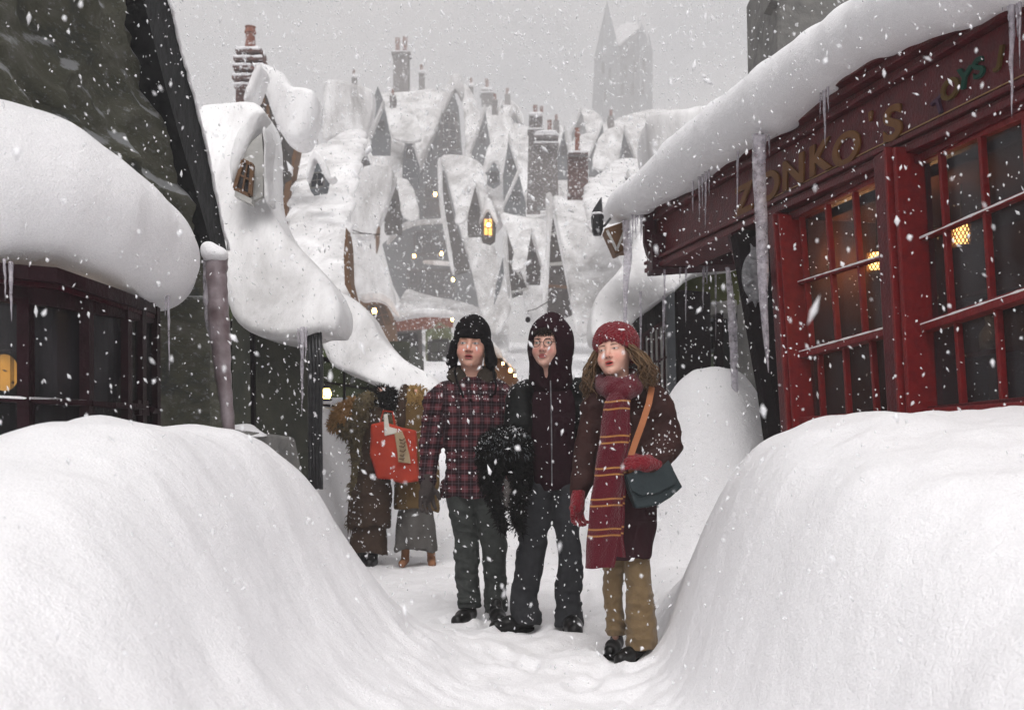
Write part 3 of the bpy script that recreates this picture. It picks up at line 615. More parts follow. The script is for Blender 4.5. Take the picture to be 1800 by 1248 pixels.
# lattice lanterns hanging inside
def lattice(u, v, wpx, hpx, off, label, top=2.5):
    t = thing('lantern', label, 'lantern'); c = W(u, v, off); dd = c[1]; w_, h_ = wpx / F * dd, hpx / F * dd
    m = MB(); m.tube([c + [0, 0, -h_ / 2], c + [0, 0, -h_ * .2], c + [0, 0, h_ * .2], c + [0, 0, h_ / 2]], [w_ * .30, w_ * .42, w_ * .42, w_ * .3], 12); m.build('lamp_glass', 'lamp', t, smooth=True)
    m = MB()
    for k in range(14):
        for sg in (1, -1):
            pts = [c + [w_ * .46 * math.cos(k / 14 * 6.283 + sg * j * .25), w_ * .46 * math.sin(k / 14 * 6.283 + sg * j * .25), -h_ / 2 + h_ * j / 5] for j in range(6)]
            m.tube(pts, .0035, 4)
    m.build('wire_lattice', 'brown_wood', t)
    m = MB(); m.tube([c + [0, 0, h_ / 2], c + [0, 0, h_ * .62]], [w_ * .5, w_ * .1], 12); m.tube([c + [0, 0, -h_ / 2 - .012], c + [0, 0, -h_ / 2]], [w_ * .4, w_ * .5], 12); m.build('lamp_cap', 'brown_wood', t)
    m = MB(); m.tube([c + [0, 0, h_ * .6], [c[0], c[1], top]], .006, 5); m.build('chain', 'wire', t)
    l = bpy.data.lights.new('lamp_light', 'POINT'); l.energy = 9; l.color = (1, .58, .22); l.shadow_soft_size = .12; lo = bpy.data.objects.new('lamp_light', l); link(lo, t); lo.location = c + nW * .18
lattice(1690, 414, 34, 36, -.5, 'glowing lattice lantern inside the shop window right of the red post')
lattice(1541, 461, 34, 32, -.55, 'glowing lattice lantern inside the shop window left of the red post')
# the lettering: each letter upright on the sign board
def letter(ch, u, v, hpx, mt, sx=1.0, tilt=0, label=None):
    c = bpy.data.curves.new('letter', 'FONT'); c.body = ch; c.size = 1; c.extrude = .02; c.bevel_depth = .012; c.offset = .018; c.align_x = 'CENTER'; c.align_y = 'CENTER'
    o = bpy.data.objects.new('letter', c); scn.collection.objects.link(o)
    dg = bpy.context.evaluated_depsgraph_get(); me = bpy.data.meshes.new_from_object(o.evaluated_get(dg)); bpy.data.objects.remove(o)
    p = W(u, v, .004); h = hpx / F * p[1] / .72
    vs = np.array([q.co[:] for q in me.vertices]); cx = (vs.max(0) + vs.min(0)) / 2; vs[:, :2] -= cx[:2]
    ct, st = math.cos(R(tilt)), math.sin(R(tilt)); x = (vs[:, 0] * ct - vs[:, 1] * st) * h * sx; z = (vs[:, 0] * st + vs[:, 1] * ct) * h
    w3 = p + np.outer(x, T3) + np.outer(z, [0, 0, 1.]) + np.outer(vs[:, 2] * .25 + .004, nW)
    for i, q in enumerate(me.vertices): q.co = w3[i]
    me.materials.clear(); me.materials.append(M[mt]); o = bpy.data.objects.new('letter', me); link(o, shop)
    if label: o['label'] = label
for ch, u, v, h, sx in (('Z', 1309, 350, 50, 1.5), ('O', 1352, 328, 50, 1.5), ('N', 1396, 303, 52, 1.5), ('K', 1445, 276, 54, 1.5), ('O', 1489, 262, 56, 1.45), ("'", 1532, 205, 40, 1.2), ('S', 1571, 217, 60, 1.5)):
    letter(ch, u, v, h, 'gold_paint', sx, 0)
for ch, u, v, h, mt, tl in (('T', 1652, 186, 30, 'violet_letter', 18), ('O', 1672, 157, 36, 'ochre_letter', 0), ('Y', 1697, 138, 36, 'green_letter', -8), ('S', 1722, 120, 36, 'green_letter', 6), ('J', 1757, 104, 32, 'ochre_letter', -12)):
    letter(ch, u, v, h, mt, 1.3, tl)
# roof snow roll
f = Fd([.4, 3.3, 2.6], [3.9, 10.6, 4.6], .03)
roll = [(1073, 378, 18), (1095, 362, 27), (1130, 340, 36), (1200, 288, 46), (1280, 226, 54), (1370, 168, 60), (1450, 104, 58), (1500, 66, 58), (1560, 30, 62), (1600, 6, 64), (1700, -32, 74), (1800, -82, 86), (1950, -190, 95)]
pts = [W(u, v, .14 if i > 1 else .05) for i, (u, v, r) in enumerate(roll)]; rs = [r / F * p[1] for (u, v, r), p in zip(roll, pts)]
f.chain(pts, rs, .05)
f.chain([p - nW * .35 + [0, 0, .02] for p in pts], [r * .9 for r in rs], .1)
f.noise(.016, 5, 3); f.noise(.006, 17, 8)
V_, Q_ = f.net(); npmesh('roof_snow', smoothmesh(V_, Q_, 1), Q_, 'snow', shop)
m = MB(); m.box8([Wz(S0, 3.19, -.3), Wz(S1, 3.19, -.3), Wz(S1, 3.19, .1), Wz(S0, 3.19, .1), Wz(S0, 3.32, -3.2), Wz(S1, 3.32, -3.2), Wz(S1, 3.32, -.1), Wz(S0, 3.32, -.1)]); m.build('roof', 'dark_wood', shop)
m = MB(); m.box8([Wz(sA, 0, -1.56), Wz(S1, 0, -1.56), Wz(S1, 0, -1.7), Wz(sA, 0, -1.7), Wz(sA, 3.2, -1.56), Wz(S1, 3.2, -1.56), Wz(S1, 3.2, -1.7), Wz(sA, 3.2, -1.7)]); m.build('back_wall', 'inside_dark', shop)
m = MB(); m.prism([P(1062, 402, 9.5), P(1106, 386, 9.5), P(1104, 440, 9.5), P(1094, 441, 9.5), P(1082, 447, 9.5)], np.array([0, -1., 0]), .25); m.build('roof_bracket', 'brown_wood', shop, bevel=.01)
m = MB(); m.bar(P(1067, 405, 9.38), P(1084, 440, 9.38), .02, .03, (0, -1, 0)); m.bar(P(1084, 440, 9.38), P(1098, 405, 9.38), .02, .03, (0, -1, 0)); m.build('bracket_carving', 'pale_plaster', shop)
def wi(u, v0, v1, w_, off=.16): p = W(u, v0, off); return (u, v0, v1, w_, p[1])
icicles([wi(1218, 312, 375, 5), wi(1229, 305, 385, 6), wi(1235, 300, 372, 4), wi(1241, 295, 402, 6), wi(1246, 292, 345, 4), wi(1297, 262, 385, 5), wi(1351, 225, 276, 6),
         wi(1443, 150, 210, 5), wi(1449, 148, 256, 8), wi(1455, 146, 200, 5), (1112, 372, 430, 5, 9.2), (1117, 370, 420, 5, 9.2), (1122, 368, 400, 5, 9.2), (1128, 366, 424, 7, 9.1), (1133, 366, 390, 5, 9.1),
         wi(1774, -20, 40, 16), wi(1779, -10, 208, 13), wi(1788, -20, 66, 8), wi(1793, -20, 122, 7), wi(1762, -20, 20, 9),
         (1168, 473, 585, 4, 8.9), (1237, 468, 548, 5, 8.8), (1243, 468, 500, 5, 8.8), (1206, 470, 575, 4, 8.8), (1196, 470, 500, 4, 8.8)], shop)
# the great icicle and the frozen runs by the corner post
def bigice(name, spec, label, parent=None, mt='ice', r_n=.12):
    m = MB(); pts = [P(u, v, d) for u, v, r, d in spec]; rs = [r / F * DM(d) for u, v, r, d in spec]
    P2, R2 = [], []
    for i in range(len(pts) - 1):
        for k in range(5):
            t = k / 5; P2.append(pts[i] * (1 - t) + pts[i + 1] * t); R2.append((rs[i] * (1 - t) + rs[i + 1] * t) * (1 + r_n * math.sin(len(P2) * 1.9) * rng.uniform(.3, 1)))
    P2.append(pts[-1]); R2.append(rs[-1]); m.tube(P2, R2, 12); o = m.build(name, mt, parent, smooth=True, label=None if parent is None else label)
    return o
o = bigice('icicle', [(1335, 238, 12.5, 6.75), (1334, 300, 12, 6.75), (1338, 380, 11, 6.75), (1341, 470, 10.5, 6.75), (1342, 530, 7.5, 6.75), (1347, 600, 5, 6.75), (1351, 655, .8, 6.75)], None, r_n=.06)
tag(o, 'very long thick icicle hanging in front of the corner post of the red shop', 'icicle')
o = bigice('icicle', [(1279, 470, 4, 7.7), (1284, 520, 6, 7.7), (1288, 575, 8, 7.7), (1290, 620, 7, 7.7), (1292, 700, 6, 7.7)], None, r_n=.1)
tag(o, 'pale frozen run of ice behind the black corner post above the mound', 'icicle')
o = bigice('icicle', [(1101, 388, 7, 9.2), (1104, 450, 8, 9.2), (1100, 500, 5, 9.2), (1098, 620, 2, 9.2)], None, r_n=.1)
tag(o, 'thin icicle hanging from the timber bracket at the far end of the red shop roof', 'icicle')
# oval plaque
pq = thing('plaque', 'round silver-grey carved plaque on the corner post of the red shop', 'sign')
f = Fd([-.13, -.05, -.24], [.13, .05, .24], .005)
f.ell([0, 0, 0], [.088, .025, .16], .005); f.ell([0, -.028, 0], [.068, .018, .138], .008, 's')
f.ell([.0, -.022, .03], [.030, .018, .060], .006); f.cone([-.05, -.02, -.06], [.05, -.02, .02], .008, .008, .006); f.ell([-.02, -.016, .07], [.02, .014, .02], .008); f.ell([.02, -.014, -.04], [.03, .012, .03], .01)
for x_, z_ in ((-.02, .19), (.02, .18), (0, .165), (-.035, -.17), (.03, -.18), (0, -.19)): f.cone([x_ * .5, 0, z_ * .8], [x_ * 1.6, 0, z_ * 1.08], .016, .004, .01)
V_, Q_ = f.net(); pc = P(1328, 484, 6.95); npmesh('carved_disc', V_ @ np.array([[.96, -.28, 0], [.28, .96, 0], [0, 0, 1]]) + pc, Q_, 'silver', pq)
m = MB(); m.bar(pc + [0, .015, .0], pc + [.06, .22, .02], .04, .04, (0, 0, 1)); m.build('fixing_arm', 'black_wood', pq)

# ------------------------------------------------------------------ near left building with bow window
lb = thing('stone_house', 'dark rough stone house front with a bow window buried under a huge lip of snow', 'house')
LPt, LN = np.array([-2.05, 7.6, 1.]), np.array([.9966, -.083 * -1 * -1, 0]); LN = LN / np.linalg.norm(LN)
dirL = np.array([-.083, -1, 0.]); dirL /= np.linalg.norm(dirL); LN = np.array([-dirL[1], dirL[0], 0.]); LN = LN if LN[0] > 0 else -LN
LPl = (LPt, LN)
def edge_u(v): return float(np.interp(v, [-200, 0, 100, 200, 300, 400, 440, 760, 900], [250, 292, 318, 345, 368, 388, 397, 400, 402]))
nu, nv = 230, 200; us = np.linspace(0, 1, nu); vs_ = np.linspace(-160, 860, nv); V_ = np.zeros((nu, nv, 3))
for j, v in enumerate(vs_):
    eu = edge_u(v); pe = on(eu, v, LPl); s1 = (pe - LPt) @ dirL
    for i, t in enumerate(us): V_[i, j] = LPt + dirL * (s1 + (6.2 - s1) * t) + [0, 0, 0]; V_[i, j, 2] = pe[2] if False else 0
    for i, t in enumerate(us): V_[i, j, 2] = pe[2]
S_ = (V_ - LPt) @ dirL; Zc = V_[..., 2]
q = (S_, S_ * 0, Zc)
rid = wob((S_ * 1.1 + Zc * .5, 0 * S_, Zc * 3.6), 2.6, 5); rid2 = wob((S_ * 2.3 - Zc * .9, 0 * S_, Zc * 7), 3.1, 11); rid3 = wob((S_ * 7, 0 * S_, Zc * 16), 3.5, 21)
tap = np.clip((1 - us[:, None] * 0) * us[:, None] * 9, 0, 1)
rid4 = wob((S_ * 1.9 + Zc * 1.2, 0 * S_, Zc * 4.6), 3.6, 31)
dis = tap * (.06 * (1 - np.abs(rid) * 3.4).clip(-.2, 1) + .045 * (1 - np.abs(rid4) * 3.6).clip(-.3, 1) + .035 * (1 - np.abs(rid2) * 3.2).clip(-.2, 1) + .022 * rid3)
Vd = V_ + LN * dis[..., None]; I = np.arange(nu * nv).reshape(nu, nv)
Qw = np.c_[I[:-1, :-1].ravel(), I[:-1, 1:].ravel(), I[1:, 1:].ravel(), I[1:, :-1].ravel()]; Cw = Vd.reshape(-1, 3)[Qw].mean(1)
npmesh('stone_wall', Vd.reshape(-1, 3), Qw[~((Cw[:, 2] < 1.72) & (Cw[:, 1] < 5.75))], 'rough_stone', lb)
# return of the wall behind its far corner, so it has thickness
m = MB(); pv_ = [on(edge_u(v), v, LPl) for v in (-160, 0, 200, 400, 860)]
for a, b in zip(pv_[:-1], pv_[1:]): m.box8([b + [-1.8, .35, 0], b + [-.16, .25, 0], b - LN * .02, b - LN * 1.8, a + [-1.8, .35, 0], a + [-.16, .25, 0], a - LN * .02, a - LN * 1.8])
m.build('end_wall', 'rough_stone', lb)
# corner board: dark timber following the leaning corner
m = MB(); ev = [-160, -60, 40, 140, 240, 340, 400, 450]; prev = None
for v in ev:
    wpx = np.interp(v, [-160, 0, 200, 400, 450], [46, 40, 42, 26, 20]); a, b = on(edge_u(v) - wpx, v, LPl, .13), on(edge_u(v) + 3, v, LPl, .13); cur = (a, b)
    if prev: m.box8([cur[0] - LN * .16, cur[1] - LN * .16, cur[1], cur[0], prev[0] - LN * .16, prev[1] - LN * .16, prev[1], prev[0]])
    prev = cur
m.build('corner_board', 'tarred_board', lb)
m = MB(); pp = [on(edge_u(v) + 4, v, LPl, .14) for v in np.arange(-160, 441, 12)]; m.tube([p + rng.normal(size=3) * .004 for p in pp], [rng.uniform(.006, .014) for _ in pp], 6); m.build('snow_edge', 'snow', lb, smooth=True)
# bow window
BU = [-90, -40, 0, 48, 100, 150, 190, 218, 240, 258, 272]; BD = [4.35, 4.28, 4.25, 4.28, 4.36, 4.5, 4.66, 4.82, 4.98, 5.18, 5.42]
def bd(u): return float(np.interp(u, BU, BD))
def BP(u, v, k=0.0): return P(u, v, bd(u) + k)
def strip(name, vt, vb, mt, k=0.0, th=.06, us=None, parent=lb):
    m = MB(); us = us or [-90, -60, -30, 0, 25, 50, 75, 100, 125, 150, 170, 190, 205, 220, 232, 244, 256, 266, 274]
    for a, b in zip(us[:-1], us[1:]):
        q = [BP(a, vb(a), k), BP(b, vb(b), k), BP(b, vt(b), k), BP(a, vt(a), k)]; th_ = np.array([-.02, th, 0])
        m.box8([q[0], q[1], q[1] + th_, q[0] + th_, q[3], q[2], q[2] + th_, q[3] + th_])
    return m.build(name, mt, parent)
ip = lambda xs, ys: (lambda u: float(np.interp(u, xs, ys)))
strip('fascia', ip([-90, 0, 100, 200, 280], [455, 462, 470, 505, 535]), ip([-90, 0, 100, 200, 280], [480, 486, 496, 528, 553]), 'bow_wood', -.10)
strip('fascia', ip([-90, 0, 100, 200, 280], [482, 488, 498, 530, 555]), ip([-90, 0, 100, 200, 280], [492, 497, 508, 538, 561]), 'maroon', -.05)
strip('fascia', ip([-90, 0, 100, 200, 280], [492, 497, 508, 538, 561]), ip([-90, 0, 100, 200, 280], [520, 528, 540, 556, 568]), 'bow_wood', -.02)
bw = MB()
def bm(u0, v0, u1, v1, wd, k=0.0): bw.bar(BP(u0, v0, k), BP(u1, v1, k), wd, .07, (0.1, -1, 0))
for u, wd in ((-45, .05), (45, .045), (152, .04), (222, .032), (248, .03), (270, .05)): bm(u, 525, u + 1, 800, wd)
for a, b in zip(BU[:-1], BU[1:]):
    f_ = lambda u: np.interp(u, [-90, 0, 150, 272], [695, 701, 709, 719]); bm(a, f_(a), b, f_(b), .022)
bwo = bw.build('window', 'bow_wood', lb)
m = MB()
for a, b in zip(BU[:-1], BU[1:]):
    f_ = lambda u: np.interp(u, [-90, 0, 150, 272], [691, 697, 705, 716])
    if b <= 260: m.tube([BP(a - 1, f_(a) + .5, -.03), BP(b + 1, f_(b) + .5, -.03)], [.006, .006], 6)
m.build('snow_line', 'snow', bwo)
gl = strip('pane', ip([-90, 280], [500, 560]), ip([-90, 280], [840, 840]), 'glass_dark', .03, .008); gl.parent = bwo
m = MB(); q = [P(-90, 860, 5.4), P(272, 860, 5.9), P(272, 480, 5.9), P(-90, 440, 5.4)]; m.prism(q, np.array([0, -1., 0]), .05); m.build('inner_wall', 'inside_dark', lb)
m = MB(); c = P(150, 600, 5.0); m.tube([c + [0, 0, -.3], c + [.02, 0, -.1], c, c + [0, 0, .16], c + [0, 0, .2]], [.1, .16, .17, .12, .03], 12)
o = m.build('shop_urn', 'inside_dark', None, smooth=True); tag(o, 'large dark round urn just inside the bow window', 'urn')
t = thing('lamp', 'soft golden lamp glowing behind the left end of the bow window', 'lamp'); c = P(8, 655, 4.95)
f = Fd([-.16, -.16, -.2], [.16, .16, .2], .01); f.ell([0, 0, 0], [.060, .060, .085], .01); V_, Q_ = f.net(); npmesh('globe', V_ + c, Q_, 'lamp_soft', t)
m = MB(); m.tube([c + [0, 0, .1], c + [0, 0, .13], c + [0, 0, .9]], [.05, .02, .01], 8); m.build('lamp_rod', 'wire', t)
l = bpy.data.lights.new('lamp_light', 'POINT'); l.energy = .8; l.color = (1, .6, .2); l.shadow_soft_size = .1; lo = bpy.data.objects.new('lamp_light', l); link(lo, t); lo.location = c + [0, -.2, 0]
# stone pier right of the bow, its snowy lip
plate('pier', [(268, 520), (372, 520), (372, 860), (272, 860)], ((280, 700, 5.55), (280, 500, 5.55), (370, 700, 5.95)), .3, 'rough_stone', lb, bevel=.02)
f = Fd([-3.3, 3.3, 1.3], [-1.2, 6.9, 2.9], .028)
cl = [(-150, 330, 132, 4.25), (0, 332, 132, 4.35), (80, 345, 118, 4.45), (150, 372, 106, 4.6), (205, 402, 96, 4.8), (250, 436, 86, 5.0), (272, 455, 78, 5.15)]
pts = [P(u, v, d) for u, v, r, d in cl]; rs = [r / F * DM(d) for u, v, r, d in cl]
f.chain(pts, rs, .06); f.chain([p + [-.15, .45, .02] for p in pts], [r * .95 for r in rs], .15); f.ell(P(-60, 262, 4.6), [.5, .5, .16], .12); f.noise(.012, 6, 5); f.noise(.005, 19, 4)
V_, Q_ = f.net(); npmesh('roof_snow', smoothmesh(V_, Q_, 1), Q_, 'snow', lb)
icicles([(8, 455, 530, 6, 4.15), (19, 460, 565, 9, 4.15), (296, 520, 658, 6, 5.0), (291, 520, 560, 4, 5.0)], lb)
# ice-sheathed post
ic = thing('frozen_post', 'leaning wooden post sheathed in purplish ice with a snow cap', 'post')
bigice('ice_sheath', [(382, 452, 19, 5.6), (380, 480, 19, 5.6), (383, 515, 17, 5.6), (384, 555, 19, 5.6), (388, 600, 18, 5.6), (391, 650, 15, 5.6), (397, 700, 12, 5.6), (402, 750, 11, 5.6), (403, 800, 12, 5.6)], None, ic, 'frozen_wood', .07)
bigice('ice_sheath', [(362, 430, 5, 5.62), (364, 480, 7, 5.62), (367, 530, 10, 5.62), (368, 570, 7, 5.62), (372, 600, 2, 5.62)], None, ic, 'ice', .07)
f = Fd([-.2, -.16, -.12], [.2, .16, .14], .008); f.ell([-.01, 0, 0], [.06, .06, .045], .02); f.ell([-.035, 0, .03], [.04, .05, .035], .02); f.ell([.02, 0, -.01], [.045, .05, .035], .02); f.noise(.006, 40, 3)
V_, Q_ = f.net(); npmesh('snow_cap', V_ + P(379, 446, 5.58), Q_, 'snow', ic)

# ------------------------------------------------------------------ houses (all planes in metres, traced outlines given their own distance and thickness)
def house(label, parts, cat='house', name='house', group=None):
    t = thing(name, label, cat, group)
    for i, p in enumerate(parts):
        k = p[0]
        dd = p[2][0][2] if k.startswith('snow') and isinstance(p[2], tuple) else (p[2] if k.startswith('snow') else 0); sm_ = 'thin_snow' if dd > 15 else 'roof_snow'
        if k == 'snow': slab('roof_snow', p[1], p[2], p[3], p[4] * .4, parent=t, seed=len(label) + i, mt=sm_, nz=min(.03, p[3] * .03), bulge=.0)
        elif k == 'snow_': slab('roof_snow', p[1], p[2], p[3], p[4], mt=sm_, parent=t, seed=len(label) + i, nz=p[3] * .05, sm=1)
        elif k == 'win': win(p[1], p[2], p[3], p[4], t, *(p[5] if len(p) > 5 else ()), **(p[6] if len(p) > 6 else {}))
        elif k == 'body':  # box behind: px rect u0,v0,u1,v1 at depth d0..d1
            (u0, v0, u1, v1), d0, d1, mt = p[1:5]; m = MB(); a, b, c, d = P(u0, v1, d0), P(u1, v1, d0), P(u1, v0, d0), P(u0, v0, d0); e = np.array([0, d1 - d0, 0])
            zb = min(a[2], 0) - .2; a[2] = b[2] = zb; m.box8([a, b, b + e, a + e, d, c, c + e, d + e]); m.build('wall', mt, t)
        else: plate(k, p[1], p[2], p[3], p[4], t, bevel=p[5] if len(p) > 5 else 0)
    return t
def lamp(u, v, d, r, label, mt='lamp_small', cat='lamp', body=True):
    t = thing('lamp', label, cat); c = P(u, v, d); r = r / F * DM(d); m = MB(); m.tube([c + [0, 0, -r], c, c + [0, 0, r]], [r * .6, r, r * .6], 8); m.build('bulb', mt, t, smooth=True)
    if body:
        m = MB(); m.tube([c + [0, 0, r], c + [0, 0, r * 2.2]], [r * 1.5, r * .2], 6); m.tube([c + [0, 0, -r * 1.4], c + [0, 0, -r]], [r * 1.1, r * 1.3], 6); m.build('lamp_cap', 'dark_metal', t)
    return t
def chimney(label, u0, u1, v0, v1, d, mt='greybrick', pots=(), bands=(), caps=True, lean=0, cat='chimney', potm='terracotta'):
    t = thing('chimney', label, cat); n = np.array([0, -1., 0]); dep = (u1 - u0) / F * DM(d)
    m = MB(); m.prism([P(u0 + lean, v0, d), P(u1 + lean, v0, d), P(u1, v1, d), P(u0, v1, d)], n, dep); m.build('stack', mt, t, bevel=.02)
    for vb, hb, ex in bands:
        L = lean * (v1 - vb) / (v1 - v0); m = MB(); m.prism([P(u0 - ex + L, vb, d - .05), P(u1 + ex + L, vb, d - .05), P(u1 + ex + L, vb + hb, d - .05), P(u0 - ex + L, vb + hb, d - .05)], n, dep + .1); m.build('corbel', mt, t, bevel=.02)
        slab('snow_cover', [(u0 - ex + L, vb - 2), (u1 + ex + L, vb - 2), (u1 + ex + L, vb + 1.5), (u0 - ex + L, vb + 1.5)], d - .06, dep + .1, .01, parent=t, res=60, nz=.01, sm=0)
    if caps: slab('snow_cover', [(u0 + lean - 1, v0 - 3), (u1 + lean + 1, v0 - 4), (u1 + lean + 1, v0 + 2), (u0 + lean - 1, v0 + 1)], d - .05, dep * .9, .02, parent=t, res=60, nz=.02)
    for (pu, pw, pv) in pots:
        m = MB(); a, b = P(pu, v0, d + dep / 2), P(pu, pv, d + dep / 2); r = pw / 2 / F * DM(d); m.tube([a, a * .35 + b * .65, a * .3 + b * .7, b * .93 + a * .07, b], [r * 1.05, r * .85, r * 1.15, r * .9, r * 1.1], 10); m.build('pot', potm, t)
    return t
def tilt(u, vb, db, vt, dt, du=0.0): return ((u, vb, db), (u, vt, dt), (u + 100, vb, db + du))

# left row
house('tall white snow-laden roof sweeping down beside the dark stone corner, dormer near its top', [
    ('snow', [(334, 178), (395, 178), (442, 172), (463, 190), (466, 235), (462, 300), (466, 350), (490, 400), (540, 450), (580, 500), (596, 545), (586, 584), (560, 575), (520, 592), (470, 590), (425, 580), (398, 545), (388, 470), (370, 400), (352, 300)], tilt(450, 580, 8.6, 180, 10.4), .9, .22, .03, .12),
    ('dormer_wall', [(460, 234), (464, 290), (462, 345), (440, 357), (416, 346), (413, 320), (424, 275), (442, 250)], 9.25, .06, 'pale_plaster'),
    ('win', [(428, 283), (444, 291), (440, 345), (413, 332)], 9.2, 2, 2, ('brown_wood', 'glass_dark'), dict(fw=.03, bd=.05)),
    ('window_sill', [(413, 335), (443, 350), (442, 359), (412, 345)], 9.15, .12, 'pale_plaster'),
    ('snow', [(470, 195), (455, 210), (440, 245), (424, 280), (412, 320), (404, 322), (402, 270), (420, 220), (445, 190)], 9.22, .3, .05, .01),
    ('snow', [(460, 205), (470, 240), (467, 300), (472, 360), (462, 352), (461, 300), (463, 250), (458, 225)], 9.2, .35, .03, .01),
    ('body', (378, 235, 440, 700), 10.9, 11.5, 'grey_plaster'), ('body', (345, 440, 378, 700), 11.2, 14, 'grey_plaster')])
o = house('dark olive timber shopfront bulging under the low lip of snow', [
    ('bulging_wall', [(446, 545), (548, 545), (553, 900), (448, 900)], ((450, 700, 9.0), (450, 600, 9.0), (550, 700, 9.5)), .3, 'olive_wood', .03),
    ('lower_wall', [(400, 752), (520, 768), (552, 920), (400, 920)], ((450, 800, 8.2), (450, 760, 8.2), (550, 800, 8.9)), .25, 'grey_plaster', .03),
    ('shop_window_back', [(340, 530), (450, 530), (450, 780), (340, 780)], 9.6, .1, 'inside_green'),
    ('win', [(352, 566), (446, 570), (446, 756), (352, 756)], 9.25, 3, 3, ('black_wood', 'glass_dark'), dict(fw=.04)),
    ('post', [(439, 562), (447, 562), (447, 760), (441, 760)], 8.95, .1, 'black_wood')], 'shop', 'shop')
slab('sill_snow', [(398, 748), (438, 743), (452, 756), (474, 768), (400, 768)], ((400, 768, 8.0), (400, 740, 8.5), (500, 768, 8.25)), .12, .03, parent=o, res=70, nz=.01)
mm = MB()
for k, u in enumerate((545, 551, 557, 563)): mm.tube([P(u - 2, 572 + 6 * abs(k - 1.5), 8.7), P(u + 1, 650, 8.7), P(u, 740, 8.7), P(u + 1, 860, 8.7)], [.018 + .004 * (k % 2), .022, .017, .02], 7)
mm.build('fluted_pillar', 'dark_metal', o, smooth=True)
icicles([(531, 575, 730, 9, 8.45), (538, 575, 640, 6, 8.45), (524, 578, 610, 4, 8.45)], o)
o = house('low snow bank roof over a green-lit shop window beside the shoppers', [
    ('snow', [(566, 505), (600, 512), (632, 530), (655, 560), (672, 596), (704, 628), (742, 650), (775, 668), (772, 700), (735, 690), (712, 704), (688, 682), (650, 672), (624, 660), (600, 652), (578, 640), (560, 600), (556, 550)], tilt(640, 690, 10.2, 520, 11.8), .9, .16, .03, .1),
    ('inner_wall', [(560, 610), (720, 650), (720, 800), (560, 800)], 12.2, .1, 'inside_green'),
    ('win', [(563, 630), (690, 655), (690, 760), (563, 752)], 11.6, 3, 3, ('black_wood', 'glass'), dict(fw=.05)),
    ('body', (560, 600, 720, 900), 12.4, 15, 'olive_wood')], 'shop', 'shop')
lamp(574, 692, 11.9, 9, 'yellow-green lamp glowing in the shop window behind the fluted pillar', 'lamp_yellow')
house('crooked gabled attic with a heavy square cap of snow beside the brick chimney', [
    ('snow', [(452, 106), (475, 112), (502, 128), (505, 150), (530, 150), (554, 156), (550, 190), (532, 244), (512, 246), (490, 232), (478, 200), (466, 165), (452, 140)], 13.0, 1.2, .16, .03, .1),
    ('snow', [(452, 106), (462, 116), (456, 134), (444, 160), (434, 180), (427, 178), (428, 160), (440, 128)], 12.9, .8, .06, .02),
    ('gable_wall', [(452, 132), (464, 150), (472, 178), (484, 222), (500, 260), (500, 300), (462, 320), (440, 180), (440, 160)], 13.2, .8, 'dark_wood'),
    ('win', [(444, 150), (462, 152), (465, 182), (442, 178)], 13.15, 2, 2, ('brown_wood', 'glass_dark'), dict(fw=.03)),
    ('body', (446, 195, 474, 700), 13.9, 20, 'dark_wood'), ('timber', [(468, 184), (472, 184), (478, 280), (472, 280)], 13.1, .1, 'brown_wood'), ('timber', [(485, 230), (489, 232), (486, 300), (481, 300)], 13.1, .1, 'brown_wood')])
house('tall narrow white roof with a pointed dormer, dark seam down its left edge', [
    ('snow', [(524, 254), (548, 254), (562, 250), (600, 228), (638, 222), (646, 236), (634, 290), (622, 360), (612, 420), (616, 490), (640, 560), (600, 580), (540, 520), (500, 430), (494, 400), (500, 350), (512, 300)], tilt(560, 560, 12.2, 230, 14.6), .8, .12, .03),
    ('gable_edge', [(517, 262), (524, 256), (512, 320), (500, 400), (494, 418), (490, 390), (502, 320)], 13.4, .5, 'brown_wood'),
    ('gable_edge', [(608, 400), (612, 430), (614, 490), (624, 530), (616, 520), (606, 500), (604, 450)], 12.3, .5, 'brown_wood'),
    ('snow', [(500, 240), (520, 240), (520, 300), (508, 350), (496, 420), (484, 400), (466, 350), (466, 290), (480, 250)], 14.4, .8, .1, .03),
    ('dormer_wall', [(556, 276), (566, 296), (574, 312), (570, 332), (546, 336), (541, 318), (548, 298)], 12.9, .4, 'slate'),
    ('win', [(546, 305), (570, 303), (569, 328), (546, 331)], 12.85, 2, 2, ('grey_plaster', 'glass_dark'), dict(fw=.025)),
    ('snow', [(552, 262), (562, 268), (574, 290), (580, 312), (592, 308), (584, 318), (572, 316), (560, 288), (552, 276), (545, 300), (538, 322), (536, 300), (544, 275)], 12.8, .35, .03, .008)])
house('pale hazy roof standing behind the pointed dormer', [
    ('snow', [(566, 142), (590, 138), (640, 152), (660, 160), (650, 230), (622, 250), (596, 236), (562, 252), (570, 200)], 19, 1.6, .2, .06),
    ('snow', [(640, 160), (700, 162), (790, 150), (770, 220), (730, 290), (690, 330), (640, 330), (640, 230)], tilt(700, 330, 22, 150, 26), 1.6, .2, .06),
    ('dormer_wall', [(664, 152), (682, 196), (674, 214), (656, 216), (648, 196)], 21.5, .7, 'slate')])
house('white gable end left of the hanging curled sign', [
    ('snow', [(630, 296), (660, 288), (692, 290), (688, 330), (676, 370), (664, 400), (662, 414), (640, 420), (616, 410), (618, 350)], 17, 1.1, .12, .04),
    ('snow', [(616, 425), (640, 428), (662, 442), (678, 480), (692, 512), (694, 545), (664, 540), (640, 552), (616, 530)], 16.5, 1.1, .12, .04),
    ('gable_edge', [(664, 396), (667, 398), (666, 425), (661, 445), (660, 415)], 16.4, .4, 'brown_wood')])
